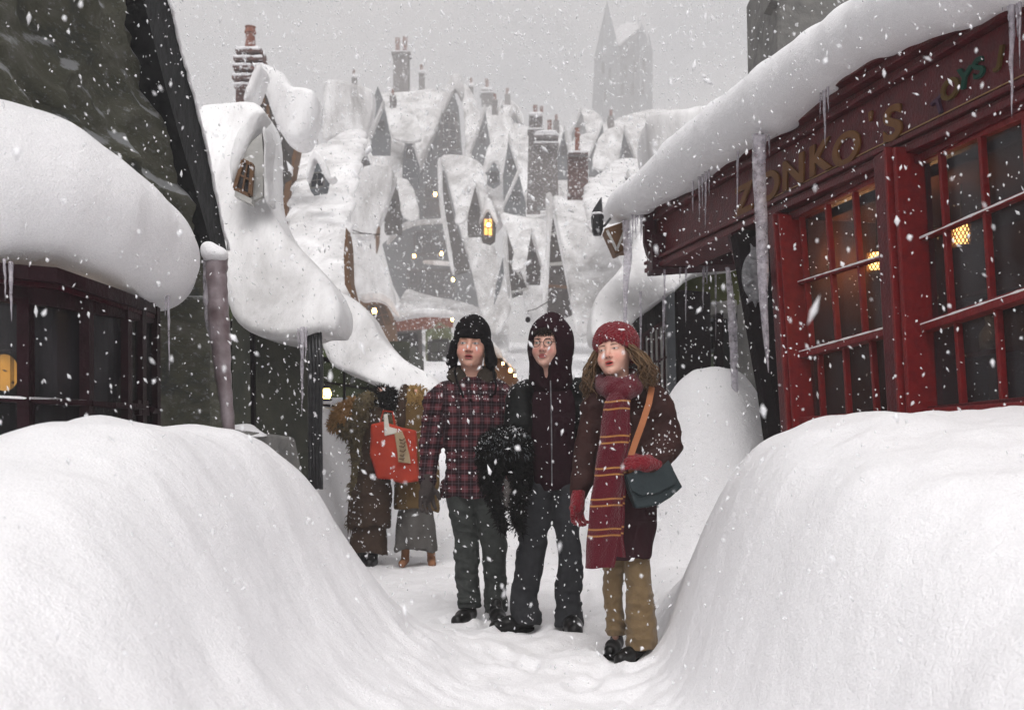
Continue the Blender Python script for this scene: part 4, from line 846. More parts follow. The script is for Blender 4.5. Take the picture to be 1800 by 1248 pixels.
o = house('small brown shopfront with warm lamps under a snowy awning', [
    ('front_wall', [(632, 528), (672, 524), (694, 560), (702, 640), (650, 640)], 15, .4, 'brown_wood', .02),
    ('snow', [(626, 518), (668, 511), (690, 526), (706, 556), (700, 560), (680, 534), (660, 526), (634, 530)], 14.8, .7, .05, .02),
    ('win', [(644, 536), (676, 534), (690, 570), (652, 580)], 14.9, 3, 2, ('brown_wood', 'glass'), dict(fw=.04))], 'shop', 'shop')
lamp(658, 547, 14.7, 4.5, 'upper orange lamp on the small brown shopfront'); lamp(664, 574, 14.7, 3.2, 'lower orange lamp on the small brown shopfront')
# centre: the big dark gabled inn
o = house('tall dark half-timbered inn with a needle-steep gable and snowy ledges', [
    ('gable_wall', [(797, 160), (806, 190), (812, 268), (770, 272), (752, 330), (700, 400), (712, 382), (745, 290), (768, 232)], 25, 1.5, 'slate'),
    ('gable_wall', [(745, 300), (775, 285), (786, 330), (786, 388), (712, 392), (722, 366)], 24.8, 1.2, 'slate'),
    ('snow', [(797, 126), (812, 130), (816, 160), (812, 180), (800, 152), (786, 182), (762, 240), (740, 292), (724, 340), (698, 406), (690, 408), (706, 360), (728, 300), (750, 232), (778, 160)], 24.9, 1.6, .08, .03),
    ('snow', [(806, 140), (826, 150), (842, 190), (858, 240), (880, 300), (890, 400), (850, 420), (812, 300), (818, 230)], tilt(880, 400, 25, 140, 29), 1.8, .2, .08),
    ('lower_wall', [(672, 430), (712, 392), (800, 388), (806, 540), (712, 545), (690, 500)], 24.2, 1.5, 'slate'),
    ('ledge', [(742, 386), (784, 386), (784, 391), (742, 391)], 24.2, .4, 'brown_wood'),
    ('snow', [(700, 388), (800, 382), (800, 390), (712, 396), (682, 430), (676, 428)], 24.0, .8, .05, .02),
    ('snow', [(744, 456), (798, 460), (800, 468), (742, 464)], 24.0, .6, .04, .02),
    ('win', [(750, 318), (774, 318), (776, 346), (746, 346)], 24.7, 3, 2, ('dark_wood', 'glass_dark')), ('win', [(748, 352), (778, 352), (780, 380), (744, 380)], 24.7, 4, 2, ('dark_wood', 'glass_dark')),
    ('win', [(728, 408), (786, 406), (790, 446), (730, 448)], 24.1, 4, 2, ('dark_wood', 'glass_dark')), ('win', [(716, 476), (796, 474), (798, 520), (722, 522)], 24.1, 5, 2, ('dark_wood', 'glass_dark')),
    ('win', [(780, 200), (800, 200), (806, 260), (772, 262)], 24.9, 2, 4, ('dark_wood', 'glass_dark')),
    ('body', (715, 300, 840, 700), 26.6, 32, 'slate')], 'inn', 'inn')
lamp(765, 342, 24.3, 3.2, 'tiny warm light in the gable window of the tall dark inn', body=False); lamp(728, 450, 23.8, 3, 'left warm light low on the tall dark inn', body=False); lamp(776, 446, 23.6, 3, 'right warm light low on the tall dark inn', body=False)
lamp(796, 492, 19.0, 3, 'yellow light in the foot of the long leaning gable strip', 'lamp_yellow', body=False)
house('long white roof with a dark leaning plank gable running down its left side', [
    ('gable_wall', [(774, 284), (784, 320), (800, 392), (818, 440), (826, 474), (800, 482), (790, 420), (776, 350)], 20, 1.0, 'dark_wood'),
    ('snow', [(768, 272), (800, 268), (850, 282), (858, 330), (862, 400), (880, 470), (905, 540), (870, 600), (846, 560), (830, 480), (812, 420), (794, 350), (782, 300)], tilt(840, 560, 19.2, 280, 21.5), 1.1, .14, .04),
    ('snow', [(768, 272), (777, 284), (778, 350), (792, 430), (800, 486), (793, 480), (782, 420), (770, 350)], 19.9, .8, .04, .02)])
def aframe(label, wall, wallmt, left, right, d, extra=()):
    return house(label, [('gable_wall', wall, d, .6, wallmt), ('snow', right, tilt(right[0][0], 560, d - .4, 340, d + 1.8), .9, .10, .03)] + ([('snow', left, d - .15, .8, .035, .015)] if left else []) + list(extra))
aframe('white roof with a short dark leaning gable strip, second from the centre', [(890, 404), (902, 440), (916, 480), (929, 512), (900, 522), (894, 470)], 'dark_wood', [(884, 390), (892, 400), (893, 440), (898, 528), (892, 520), (884, 440)],
       [(876, 370), (905, 378), (966, 384), (972, 440), (966, 540), (945, 580), (925, 560), (915, 490), (900, 440), (886, 400)], 17, [('timber', [(893, 455), (918, 488), (918, 492), (893, 459)], 16.9, .1, 'pale_plaster'), ('timber', [(898, 512), (929, 505), (929, 509), (898, 516)], 16.9, .1, 'pale_plaster')])
aframe('white roof with a tall dark needle gable of planks just above the hooded head', [(971, 376), (984, 440), (996, 500), (1006, 552), (984, 560), (962, 552), (966, 480), (968, 420)], 'dark_wood', None,
       [(966, 336), (1000, 348), (1055, 342), (1060, 400), (1085, 440), (1105, 480), (1070, 540), (1040, 590), (1010, 590), (1002, 520), (988, 440), (976, 380)], 15.5,
       [('timber', [(966, 462), (989, 460), (989, 466), (966, 467)], 15.4, .1, 'pale_plaster'), ('timber', [(964, 500), (996, 502), (997, 507), (964, 505)], 15.4, .1, 'brown_wood'), ('timber', [(968, 410), (978, 408), (979, 412), (968, 414)], 15.4, .1, 'pale_plaster'), ('snow', [(958, 340), (970, 336), (974, 370), (967, 420), (964, 480), (958, 540), (952, 540), (958, 450), (962, 380)], 15.3, .7, .04, .015)])
house('little dark roof wedge hidden between two white roofs', [('gable_wall', [(884, 452), (886, 480), (880, 505), (868, 536), (872, 500)], 18, .5, 'slate')])
house('dark pointed dormer alone on the pale roof above the lit dormer', [('dormer_wall', [(869, 276), (878, 296), (879, 322), (868, 330), (856, 322), (857, 308), (853, 303), (862, 296)], 21, .6, 'slate'), ('win', [(860, 303), (875, 302), (874, 320), (860, 322)], 20.9, 2, 1, ('dark_wood', 'glass_dark')), ('snow', [(868, 270), (874, 276), (882, 300), (878, 300), (869, 280), (858, 300), (852, 302), (860, 284)], 20.8, .5, .03, .01)], 'dormer', 'dormer')
t = house('pointed dormer with a lit window glowing among the white roofs', [('dormer_wall', [(858, 356), (866, 376), (872, 396), (870, 422), (862, 428), (848, 424), (842, 398), (848, 376)], 16, .5, 'dark_wood'), ('win', [(850, 384), (866, 384), (866, 416), (850, 414)], 15.9, 2, 2, ('brown_wood', 'glass'), dict(lit='lamp_soft')), ('snow', [(857, 345), (864, 352), (878, 392), (870, 390), (858, 364), (848, 384), (840, 398), (846, 370)], 15.8, .5, .03, .01)], 'dormer', 'dormer')
lamp(859, 396, 15.7, 3.5, 'orange lamp in front of the lit pointed dormer')
house('wide pale snow slope with drifted roofs behind the twin chimneys', [
    ('snow', [(990, 250), (1030, 230), (1100, 200), (1145, 190), (1200, 190), (1260, 200), (1260, 420), (1000, 420), (960, 330)], tilt(1100, 400, 24, 190, 34), 1.8, .3, .12),
    ('snow', [(860, 210), (920, 215), (960, 240), (990, 300), (990, 380), (880, 390), (850, 330)], tilt(900, 380, 24, 210, 30), 1.5, .25, .1),
    ('snow', [(1020, 318), (1060, 300), (1080, 276), (1130, 276), (1160, 300), (1160, 400), (1040, 420)], tilt(1100, 400, 14, 280, 17), 1.2, .2, .06)])
house('bright square-edged snow roof just above the red shop snow roll', [('snow', [(1136, 200), (1150, 188), (1210, 184), (1280, 180), (1300, 240), (1180, 300), (1152, 290), (1140, 250)], 11.5, 1.2, .12, .03, .08), ('wall', [(1150, 262), (1290, 230), (1290, 400), (1156, 400)], 12.3, .5, 'pale_plaster')])
house('rough grey stone tower rising behind the red shop roof', [('wall', [(1362, -90), (1560, -90), (1560, 300), (1380, 300), (1366, 110)], 9.6, 1.2, 'grey_plaster', .04), ('ledge', [(1352, -90), (1370, -90), (1370, 4), (1356, 0)], 9.5, .3, 'grey_plaster')], 'tower', 'stone_tower')
def cottage(label, u, vt, w_, h_, d, side=1, lean=0, roofw=1.5, winlit=None, mt='slate', stack=None):
    """steep little gable: dark gable face, snow roof falling away to one side, thin snow rim on the other"""
    hw = w_ / 2; ap = (u + lean, vt); bl, br = (u - hw, vt + h_), (u + hw, vt + h_); s = side; near = br if s > 0 else bl; far = bl if s > 0 else br
    t = house(label, [('gable_wall', [ap, (near[0], near[1]), (near[0] - s * 1, near[1] + h_ * .5), (far[0] + s * 1, far[1] + h_ * .5), far], d, 1.2, mt),
        ('snow_', [(ap[0] - s * 2, ap[1] - 4), (ap[0] + s * w_ * roofw * .9, ap[1] + 2 + abs(lean)), (near[0] + s * w_ * roofw * 1.05, near[1] + h_ * .10), (near[0] + s * w_ * roofw * .6, near[1] + h_ * .22), (near[0] - s * 1, near[1] + 3)], tilt(u, vt + h_, d - .1, vt, d + .8), .35 + d * .02, .08),
        ('snow_', [(ap[0] + s * 2, ap[1] - 5), (ap[0] - s * 3, ap[1] + 2), (far[0] - s * 4, far[1] + 3), (far[0] - s * 1, far[1] + 4), (ap[0] + s * 1, ap[1] + h_ * .13)], d - .15, .5 + d * .02, .05)])
    c0 = u + lean * .35; v0 = vt + h_ * .58; ww = w_ * .16; win([(c0 - ww, v0), (c0 + ww, v0), (c0 + ww, v0 + h_ * .26), (c0 - ww, v0 + h_ * .26)], d - .02, 2, 2, t, 'dark_wood', 'glass_dark', lit=winlit)
    if stack:
        m = MB(); m.prism([P(stack - 5, vt - 10, d + .6), P(stack + 5, vt - 10, d + .6), P(stack + 6, vt + 45, d + .6), P(stack - 6, vt + 45, d + .6)], np.array([0, -1., 0]), 1.5); m.build('chimney', 'greybrick', t)
        m = MB(); m.tube([P(stack, vt - 10, d + .7), P(stack, vt - 20, d + .7)], [3 / F * DM(d)] * 2, 8); m.build('pot', 'terracotta', t)
    return t
for q in (('pointed attic gable above the hazy roof, left of the inn', 668, 178, 34, 60, 20.6, 1, 5, 1.7, None, 'slate', 690), ('narrow gable tucked against the left flank of the inn', 722, 214, 30, 76, 21.4, -1, -6, 1.2),
    ('small gable low between the white gable end and the inn', 690, 312, 30, 64, 18.6, 1, 4, 1.1, None, 'dark_wood'), ('steep gable high on the right shoulder of the inn', 846, 186, 34, 78, 24.6, 1, 6, 1.5, None, 'slate', 870),
    ('thin gable just left of the great twin chimney', 899, 238, 30, 74, 22, -1, -4, 1.3), ('broad low gable behind the dark lone dormer', 905, 300, 40, 62, 20.5, 1, 6, 1.2),
    ('gable standing between the twin chimney and the thin-potted chimney', 990, 222, 26, 60, 22.5, -1, 3, 1.2, None, 'slate', 978), ('snowy gable high on the slope below the castle, left one', 1052, 214, 34, 62, 24, 1, 6, 1.5, None, 'slate', 1074),
    ('snowy gable high on the slope below the castle, right one', 1104, 222, 32, 64, 23, -1, -5, 1.5), ('gable on the slope right of the thin-potted chimney', 1062, 288, 36, 62, 17.4, 1, 5, 1.2), ('gable peeping over the far end of the red shop roll', 1108, 296, 30, 54, 15.6, -1, -4, 1.1),
    ('narrow gable over the lit dormer', 834, 322, 26, 60, 19, -1, 3, .9, None, 'dark_wood'), ('gable wedged left of the tall needle gable', 938, 402, 26, 62, 16.4, -1, -3, 1.0, None, 'dark_wood'), ('gable above the white gable end with the sign', 642, 246, 28, 54, 18.4, -1, -4, 1.2),
    ('far faint gable on the skyline left of the inn tip', 752, 152, 26, 44, 29, -1, -3, 1.4), ('far faint gable on the skyline right of the inn tip', 878, 176, 24, 40, 31, 1, 3, 1.4, None, 'slate', 892), ('far faint gable on the skyline left of the castle', 1018, 192, 26, 40, 32, 1, 3, 1.4)):
    cottage(*q)
# far haze: castle keep and small tops
def spire(t, u, vt, vm, vb, w_, d, n=4, mt='castle_stone'):
    c = P(u, vm, d + .5); a = P(u, vt, d + .5); b = P(u, vb, d + .5); r = w_ / 2 / F * DM(d) * 1.25; m = MB(); m.tube([c, a], [r * 1.08, .02], n); m.build('spire', mt, t); m = MB(); m.tube([b, c], [r, r], n); m.build('turret', mt, t)
t = thing('castle', 'faint blue-grey castle keep with pointed roofs looming through the blizzard', 'castle'); D = 46
m = MB(); m.prism([P(1046, 110, D), P(1144, 95, D), P(1146, 215, D), (P(1040, 215, D))], np.array([0, -1., 0]), 3.5); m.build('keep', 'castle_stone', t)
spire(t, 1067, 2, 104, 215, 38, D - 1, 4); spire(t, 1128, 40, 84, 215, 22, D - 1, 4); spire(t, 1140, 58, 96, 215, 12, D - .8, 4)
for u, v in ((1060, 112), (1072, 124), (1100, 118), (1116, 112), (1132, 108), (1094, 150), (1112, 150), (1130, 148), (1064, 160)):
    m = MB(); m.prism([P(u - 2.5, v, D - 1.4), P(u, v - 5, D - 1.4), P(u + 2.5, v, D - 1.4), P(u + 2.5, v + 18, D - 1.4), P(u - 2.5, v + 18, D - 1.4)], np.array([0, -1., 0]), .3); m.build('window', 'inside_dark', t)
m = MB(); m.prism([P(1078, 60, D), P(1124, 52, D), P(1140, 100, D), P(1060, 104, D)], np.array([0, -1., 0]), 2.5); m.build('roof', 'castle_stone', t)
slab('roof_snow', [(1078, 60), (1096, 40), (1124, 40), (1120, 56), (1104, 66), (1086, 84)], D - .4, 1.2, .2, parent=t, nz=.05)
for u, v in ((1098, 32), (1122, 28)):
    m = MB(); m.tube([P(u, 50, D), P(u, v + 8, D), P(u, v, D)], [.14, .12, .02], 6); m.build('pinnacle', 'castle_stone', t)
chimney('big far brick chimney with two tall pots standing left of the castle', 691, 718, 92, 165, 26, pots=((699, 9, 68), (712, 9, 66)), bands=((90, 5, 3),))
chimney('slim far chimney right of the big two-pot chimney', 736, 746, 126, 158, 28, pots=((741, 6, 114),))
chimney('tiny faint chimney above the hazy roof left of the big chimney', 618, 627, 134, 152, 27, pots=((622, 5, 124),))
chimney('faint stub chimney just right of the inn gable tip', 824, 832, 150, 175, 30, pots=((828, 5, 138),))
chimney('faint broad chimney stack right of the inn gable', 846, 866, 156, 182, 30, pots=((856, 7, 140),), bands=((162, 4, 3),))
house('small faint pointed house top left of the great twin chimney', [('gable_wall', [(905, 186), (918, 214), (920, 235), (888, 235), (890, 215)], 30, 2, 'slate'), ('snow', [(905, 180), (912, 190), (922, 218), (916, 220), (905, 194), (893, 216), (886, 218), (896, 192)], 29.8, 2.2, .08, .03), ('ledge', [(890, 230), (916, 230), (916, 238), (890, 238)], 29.7, .5, 'pale_plaster')])
t = chimney('crooked stack of snow-dusted brick with one terracotta pot, top left', 412, 452, 84, 250, 14, 'brick', pots=((440, 20, 48),), bands=((84, 8, 3), (98, 8, 6), (112, 10, 7), (130, 9, 8), (146, 8, 4)), lean=4)
chimney('small brick chimney peeping from behind the square snow cap', 539, 556, 222, 250, 15, 'brick', pots=((549, 12, 204),), caps=False)
chimney('great twin brick chimney, left and darker stack with rounded top', 926, 950, 200, 372, 19, 'greybrick', pots=((941, 8, 186), (952, 6, 188)), bands=((226, 5, 2),), lean=4)
chimney('great twin brick chimney, right and paler stack with snowy bands', 944, 982, 232, 362, 18.5, 'greybrick', pots=((966, 9, 212),), bands=((236, 6, 3), (250, 5, 3)), lean=-3)
chimney('plain square brown chimney with one tall thin pot', 999, 1034, 268, 344, 15.5, 'brick', pots=((1015, 10, 226),), bands=((266, 5, 0),))
# lanterns and hanging signs
t = thing('lantern', 'dark iron lantern with a snow point at the far end of the red shop roof', 'lantern'); c = P(1050, 392, 9.3)
m = MB(); m.tube([c + [0, 0, -.11], c + [0, 0, -.07], c + [0, 0, .05], c + [0, 0, .07]], [.035, .05, .06, .05], 6); m.build('lamp_body', 'dark_metal', t)
m = MB(); m.tube([c + [0, 0, .07], c + [.01, 0, .12], c + [.035, 0, .22]], [.055, .04, .003], 6); m.build('lamp_roof', 'dark_metal', t)
f = Fd([-.08, -.08, -.03], [.08, .08, .05], .006); f.ell([0, 0, 0], [.055, .055, .02], .01); V_, Q_ = f.net(); npmesh('snow_cap', V_ + c + [0, 0, .075], Q_, 'snow', t)
m = MB(); m.tube([c + [0, 0, -.05], c + [.07, .06, -.01], c + [.12, .1, .06]], .012, 6); m.build('bracket', 'dark_metal', t)
t = thing('hanging_sign', 'dark curled horn-shaped sign hanging from a thin bracket at the white gable', 'sign'); D = 13.5
f = Fd(P(630, 450, D - .2), P(668, 412, D + .2), .01); f.chain([P(636, 432, D), P(644, 437, D), P(652, 434, D), P(658, 426, D)], [.012, .03, .05, .055], .02); f.chain([P(659, 422, D), P(661, 440, D)], [.055, .05], .02)
V_, Q_ = f.net(); npmesh('horn', V_, Q_, 'black_wood', t)
m = MB(); m.tube([P(612, 402, D), P(635, 410, D), P(668, 413, D)], .012, 5); m.tube([P(612, 410, D), P(668, 412, D)], .008, 5); m.tube([P(659, 412, D), P(659, 420, D)], .008, 5); m.build('bracket', 'wire', t)
t = thing('hanging_sign', 'small round dark sign dangling on a rod above between the two boys', 'sign'); D = 13
f = Fd(P(914, 578, D - .2), P(942, 544, D + .2), .01); f.ell(P(928, 562, D), [.055, .04, .062], .01); V_, Q_ = f.net(); npmesh('disc', V_, Q_, 'black_wood', t)
m = MB(); m.tube([P(964, 530, D), P(942, 543, D), P(928, 547, D), P(928, 553, D)], .009, 5); m.build('rod', 'wire', t)
# dark shopfronts and stall behind the heads
o = house('dark shopfront with garlands half lost in snow left of the boys', [
    ('front_wall', [(686, 572), (740, 565), (742, 690), (704, 690), (690, 640)], 15.5, .5, 'dark_wood', .02), ('front_wall', [(748, 575), (792, 570), (796, 700), (748, 700)], 16, .5, 'green_paint', .02),
    ('win', [(694, 590), (732, 588), (734, 650), (700, 652)], 15.4, 3, 3, ('black_wood', 'glass_dark')), ('win', [(754, 600), (788, 598), (788, 660), (756, 662)], 15.9, 2, 3, ('black_wood', 'glass_dark')),
    ('fascia', [(682, 560), (796, 552), (796, 574), (686, 582)], 15.2, .3, 'terracotta'),
    ('snow', [(676, 552), (740, 540), (800, 545), (800, 556), (740, 552), (684, 565)], 15.0, .8, .07, .02),
    ('snow', [(700, 500), (760, 520), (820, 530), (900, 560), (900, 640), (800, 640), (700, 580)], tilt(800, 620, 19, 510, 23), 1.2, .2, .06)], 'shop', 'shop')
g_ = MB()
for k in range(26):
    t_ = k / 25; c = P(752 + 44 * t_, 592 - 22 * math.sin(t_ * 3.14) , 14.9)
    for j in range(7): e = c + rng.normal(size=3) * .05; g_.tube([c, e], [.012, .004], 4)
o = g_.build('garland', 'pale_green', None); tag(o, 'green fir garland looped over the dark shopfront', 'garland')
lamp(795, 562, 14.7, 2.6, 'tiny yellow fairy light just above the trapper hat', 'lamp_yellow', body=False)
o = house('steep brown stall roof with a string of lights between the two boys', [
    ('stall_roof', [(858, 600), (880, 632), (912, 668), (912, 676), (850, 676), (850, 605)], 12, .6, 'brown_wood'),
    ('snow', [(852, 588), (864, 594), (886, 624), (914, 654), (914, 662), (880, 634), (858, 606), (850, 600)], 11.8, .8, .04, .015), ('body', (840, 676, 915, 900), 12.2, 13.5, 'dark_wood')], 'stall', 'market_stall')
for k, (u, v) in enumerate(((884, 639), (897, 651), (905, 660))): lamp(u, v, 11.7, 2.4 if k != 1 else 3.4, ('uppermost warm light on the brown stall roof', 'brightest middle light on the brown stall roof', 'lowest warm light on the brown stall roof')[k], body=False)
# right: arched snow roof and the shop under it
o = house('dark arched shopfront with a barred window under a bluish overhang of snow', [
    ('snow', [(1042, 596), (1040, 552), (1052, 512), (1088, 474), (1112, 440), (1128, 400), (1160, 380), (1240, 400), (1310, 440), (1310, 470), (1240, 474), (1212, 484), (1196, 504), (1172, 518), (1136, 540), (1112, 566), (1096, 596), (1068, 604)], tilt(1150, 560, 9.6, 400, 11.6), .9, .16, .03, .1),
    ('front_wall', [(1076, 600), (1110, 560), (1150, 528), (1190, 508), (1192, 760), (1076, 760)], ((1180, 600, 10.4), (1180, 500, 10.4), (1280, 600, 9.6)), .4, 'black_wood', .02),
    ('win', [(1132, 590), (1176, 562), (1178, 690), (1136, 700)], ((1180, 600, 10.3), (1180, 500, 10.3), (1280, 600, 9.5)), 5, 2, ('maroon', 'pale_plaster'), dict(fw=.035)),
    ('post', [(1172, 520), (1186, 512), (1190, 700), (1178, 700)], 10.1, .15, 'slate', .02),
    ('inner_wall', [(1186, 500), (1296, 500), (1296, 720), (1186, 720)], 11.6, .2, 'inside_dark'),
    ('upper_wall', [(1186, 440), (1300, 440), (1300, 535), (1250, 548), (1186, 555)], 10.9, .3, 'green_paint', .01),
    ('lintel', [(1192, 538), (1296, 526), (1296, 552), (1192, 562)], 10.8, .35, 'grey_plaster', .02),
    ('lower_panel', [(1210, 624), (1258, 620), (1258, 700), (1210, 700)], 10.9, .2, 'pale_green', .01),
    ('post', [(1194, 556), (1210, 556), (1211, 700), (1196, 700)], 10.7, .15, 'black_wood', .01), ('post', [(1258, 550), (1272, 550), (1274, 700), (1260, 700)], 10.7, .15, 'black_wood', .01),
    ('win', [(1211, 566), (1257, 562), (1258, 616), (1211, 620)], 10.85, 1, 2, ('slate', 'glass_dark'), dict(fw=.03)),
    ('body', (1190, 440, 1400, 700), 11.9, 15, 'grey_plaster')], 'shop', 'shop')
icicles([(1126, 512, 700, 5, 9.5), (1105, 566, 640, 4, 9.5), (1166, 520, 640, 4, 9.5), (1258, 476, 600, 4, 9.4)], o)
# chimney smoke
def smoke(label, pts, d, dens):
    f = Fd(np.min([P(u, v, d) - r / F * DM(d) * 1.6 for u, v, r in pts], 0) - [0, .1, 0], np.max([P(u, v, d) + r / F * DM(d) * 1.6 for u, v, r in pts], 0) + [0, .1, 0], .08)
    f.chain([P(u, v, d) for u, v, r in pts], [r / F * DM(d) for u, v, r in pts], .2); f.noise(.10, 6, 3); V_, Q_ = f.net()
    m = bpy.data.materials.new('smoke'); m.use_nodes = True; n = m.node_tree; n.nodes.clear(); o_ = n.nodes.new('ShaderNodeOutputMaterial'); pv = n.nodes.new('ShaderNodeVolumePrincipled')
    pv.inputs['Color'].default_value = (.42, .42, .36, 1); pv.inputs['Density'].default_value = dens; n.links.new(pv.outputs[0], o_.inputs['Volume']); M['smoke'] = m
    o = npmesh('smoke', V_, Q_, 'smoke'); tag(o, label, kind='stuff')
smoke('dark smoke drifting up from the crooked brick chimney', [(438, 42, 5), (434, 20, 9), (424, -5, 15), (410, -40, 24)], 14.3, .12)
smoke('grey smoke rising from the plain square brown chimney', [(1015, 222, 3), (1014, 195, 6), (1010, 165, 10), (1003, 130, 14), (1004, 95, 16), (990, 60, 22)], 15.7, .05)
# ------------------------------------------------------------------ people
def head_net(eye=(.50, .47, .45), iris=(.05, .06, .05), skin=(.60, .33, .25), lip=(.36, .09, .085), brow=(.06, .035, .025), mouth_open=.0, female=False, blush=(.55, .20, .17)):
    h = .0027; f = Fd([-.105, -.145, -.12], [.105, .125, .245], h); k = .02
    f.ell([0, .012, .145], [.076, .094, .088], k); f.ell([0, -.022, .088], [.064, .070, .088], .03); f.ell([0, -.045, .034], [.043 - .003 * female, .038, .032], .03)
    f.ell([0, -.078, .011], [.019, .016, .014], .018)
    for s in (-1, 1):
        f.ell([s * .038, -.060, .072], [.026, .026, .028], .02); f.ell([s * .077, .012, .100], [.010, .018, .030], .006)
    f.cone([-.040, -.074, .131], [.040, -.074, .131], .012, .012, .012)
    for s in (-1, 1): f.ell([s * .031, -.100, .1135], [.021, .018, .014], .012, 's')
    f.cone([0, -.086, .122], [0, -.107, .080], .0065, .0100, .010); 
    for s in (-1, 1): f.ell([s * .0115, -.099, .0745], [.008, .010, .007], .006); f.ell([s * .031, -.0735, .1125], [.0155, .0155, .0135], .003)
    f.cone([-.016, -.088, .050], [.016, -.088, .050], .0062, .0062, .006); f.ell([0, -.093, .051], [.017, .0085, .0055], .004); f.ell([0, -.0915, .0395 - mouth_open * .5], [.0185, .0095, .0065], .005)
    if mouth_open: f.ell([0, -.1, .0455 - mouth_open * .3], [.015, .013, .002 + mouth_open * .5], .002, 's')
    f.cone([0, .022, .06], [0, .035, -.11], .052 - .005 * female, .058, .03);
    V, Q = f.net(); V = smoothmesh(V, Q, 1); x, y, z = V[:, 0], V[:, 1], V[:, 2]; ax = np.abs(x)
    C = np.tile(np.array(skin), (len(V), 1))
    def mixc(c, m): m = np.clip(m, 0, 1)[:, None]; C[:] = C * (1 - m) + np.array(c) * m
    front = (y < -.045)
    mixc(blush, .65 * np.exp(-((ax - .040) / .02) ** 2 - ((z - .075) / .022) ** 2) * front); mixc(blush, .55 * np.exp(-(x / .015) ** 2 - ((z - .079) / .012) ** 2) * (y < -.085))
    mixc(blush, .8 * (ax > .073) * (np.abs(z - .1) < .035))
    sm = lambda d, w=.0016: np.clip(.5 - d / w, 0, 1)
    lw = .0205; up = np.abs(z - (.0515 - .004 * (ax / lw) ** 2)) - .0055 * np.sqrt(np.clip(1 - (ax / lw) ** 2, 0, 1)); lo_ = np.abs(z - (.0395 - mouth_open * .5 + .004 * (ax / lw) ** 2)) - .0060 * np.sqrt(np.clip(1 - (ax / lw) ** 2, 0, 1))
    yl = (y < -.078) & (ax < lw)
    mixc(lip, sm(up) * yl); mixc(lip, sm(lo_) * yl); mixc((.05, .012, .012), sm(np.abs(z - (.0457 - mouth_open * .3)) - (.0011 + mouth_open * .45) * np.sqrt(np.clip(1 - (ax / .018) ** 2, 0, 1)), .001) * yl)
    for s in (-1, 1): mixc((.10, .04, .03), sm(np.hypot((x - s * .0085) / 1.4, z - .0700) - .0022) * (y < -.08))
    ex, ez = ax - .031, z - .1128; er = (ex / .0138) ** 2 + (ez / (.0052 - .0010 * female)) ** 2; fe = (y < -.055)
    mixc((.30, .14, .11), np.clip(1.9 - er, 0, 1) * .45 * fe)
    mixc(eye, np.clip((1.05 - er) * 4, 0, 1) * fe)
    mixc(iris, sm(np.hypot((ax * np.sign(x) - np.sign(x) * .031) + .0022, ez) - .0050) * (er < 1.05) * fe); mixc((.01, .01, .01), sm(np.hypot((ax * np.sign(x) - np.sign(x) * .031) + .0022, ez) - .0024) * (er < 1.05) * fe)
    mixc((.07, .04, .03), sm(np.abs(ez - (.0052 - .0010 * female) * np.sqrt(np.clip(1 - (ex / .0135) ** 2, 0, 1))) - .0014, .001) * (np.abs(ex) < .0155) * (ez > -.001) * fe * .85)
    bz = .1305 + .0035 * np.cos((ax - .034) / .022 * 1.6); mixc(brow, sm(np.abs(z - bz) - .0027 * np.clip(1.25 - (ax - .015) / .04, .3, 1) - .0006, .0018) * (ax > .013) * (ax < .052) * fe * .95)
    return V, Q, C
def rot(yaw, pitch, roll):
    return np.array((Matrix.Rotation(R(yaw), 3, 'Z') @ Matrix.Rotation(R(roll), 3, 'Y') @ Matrix.Rotation(R(pitch), 3, 'X')))
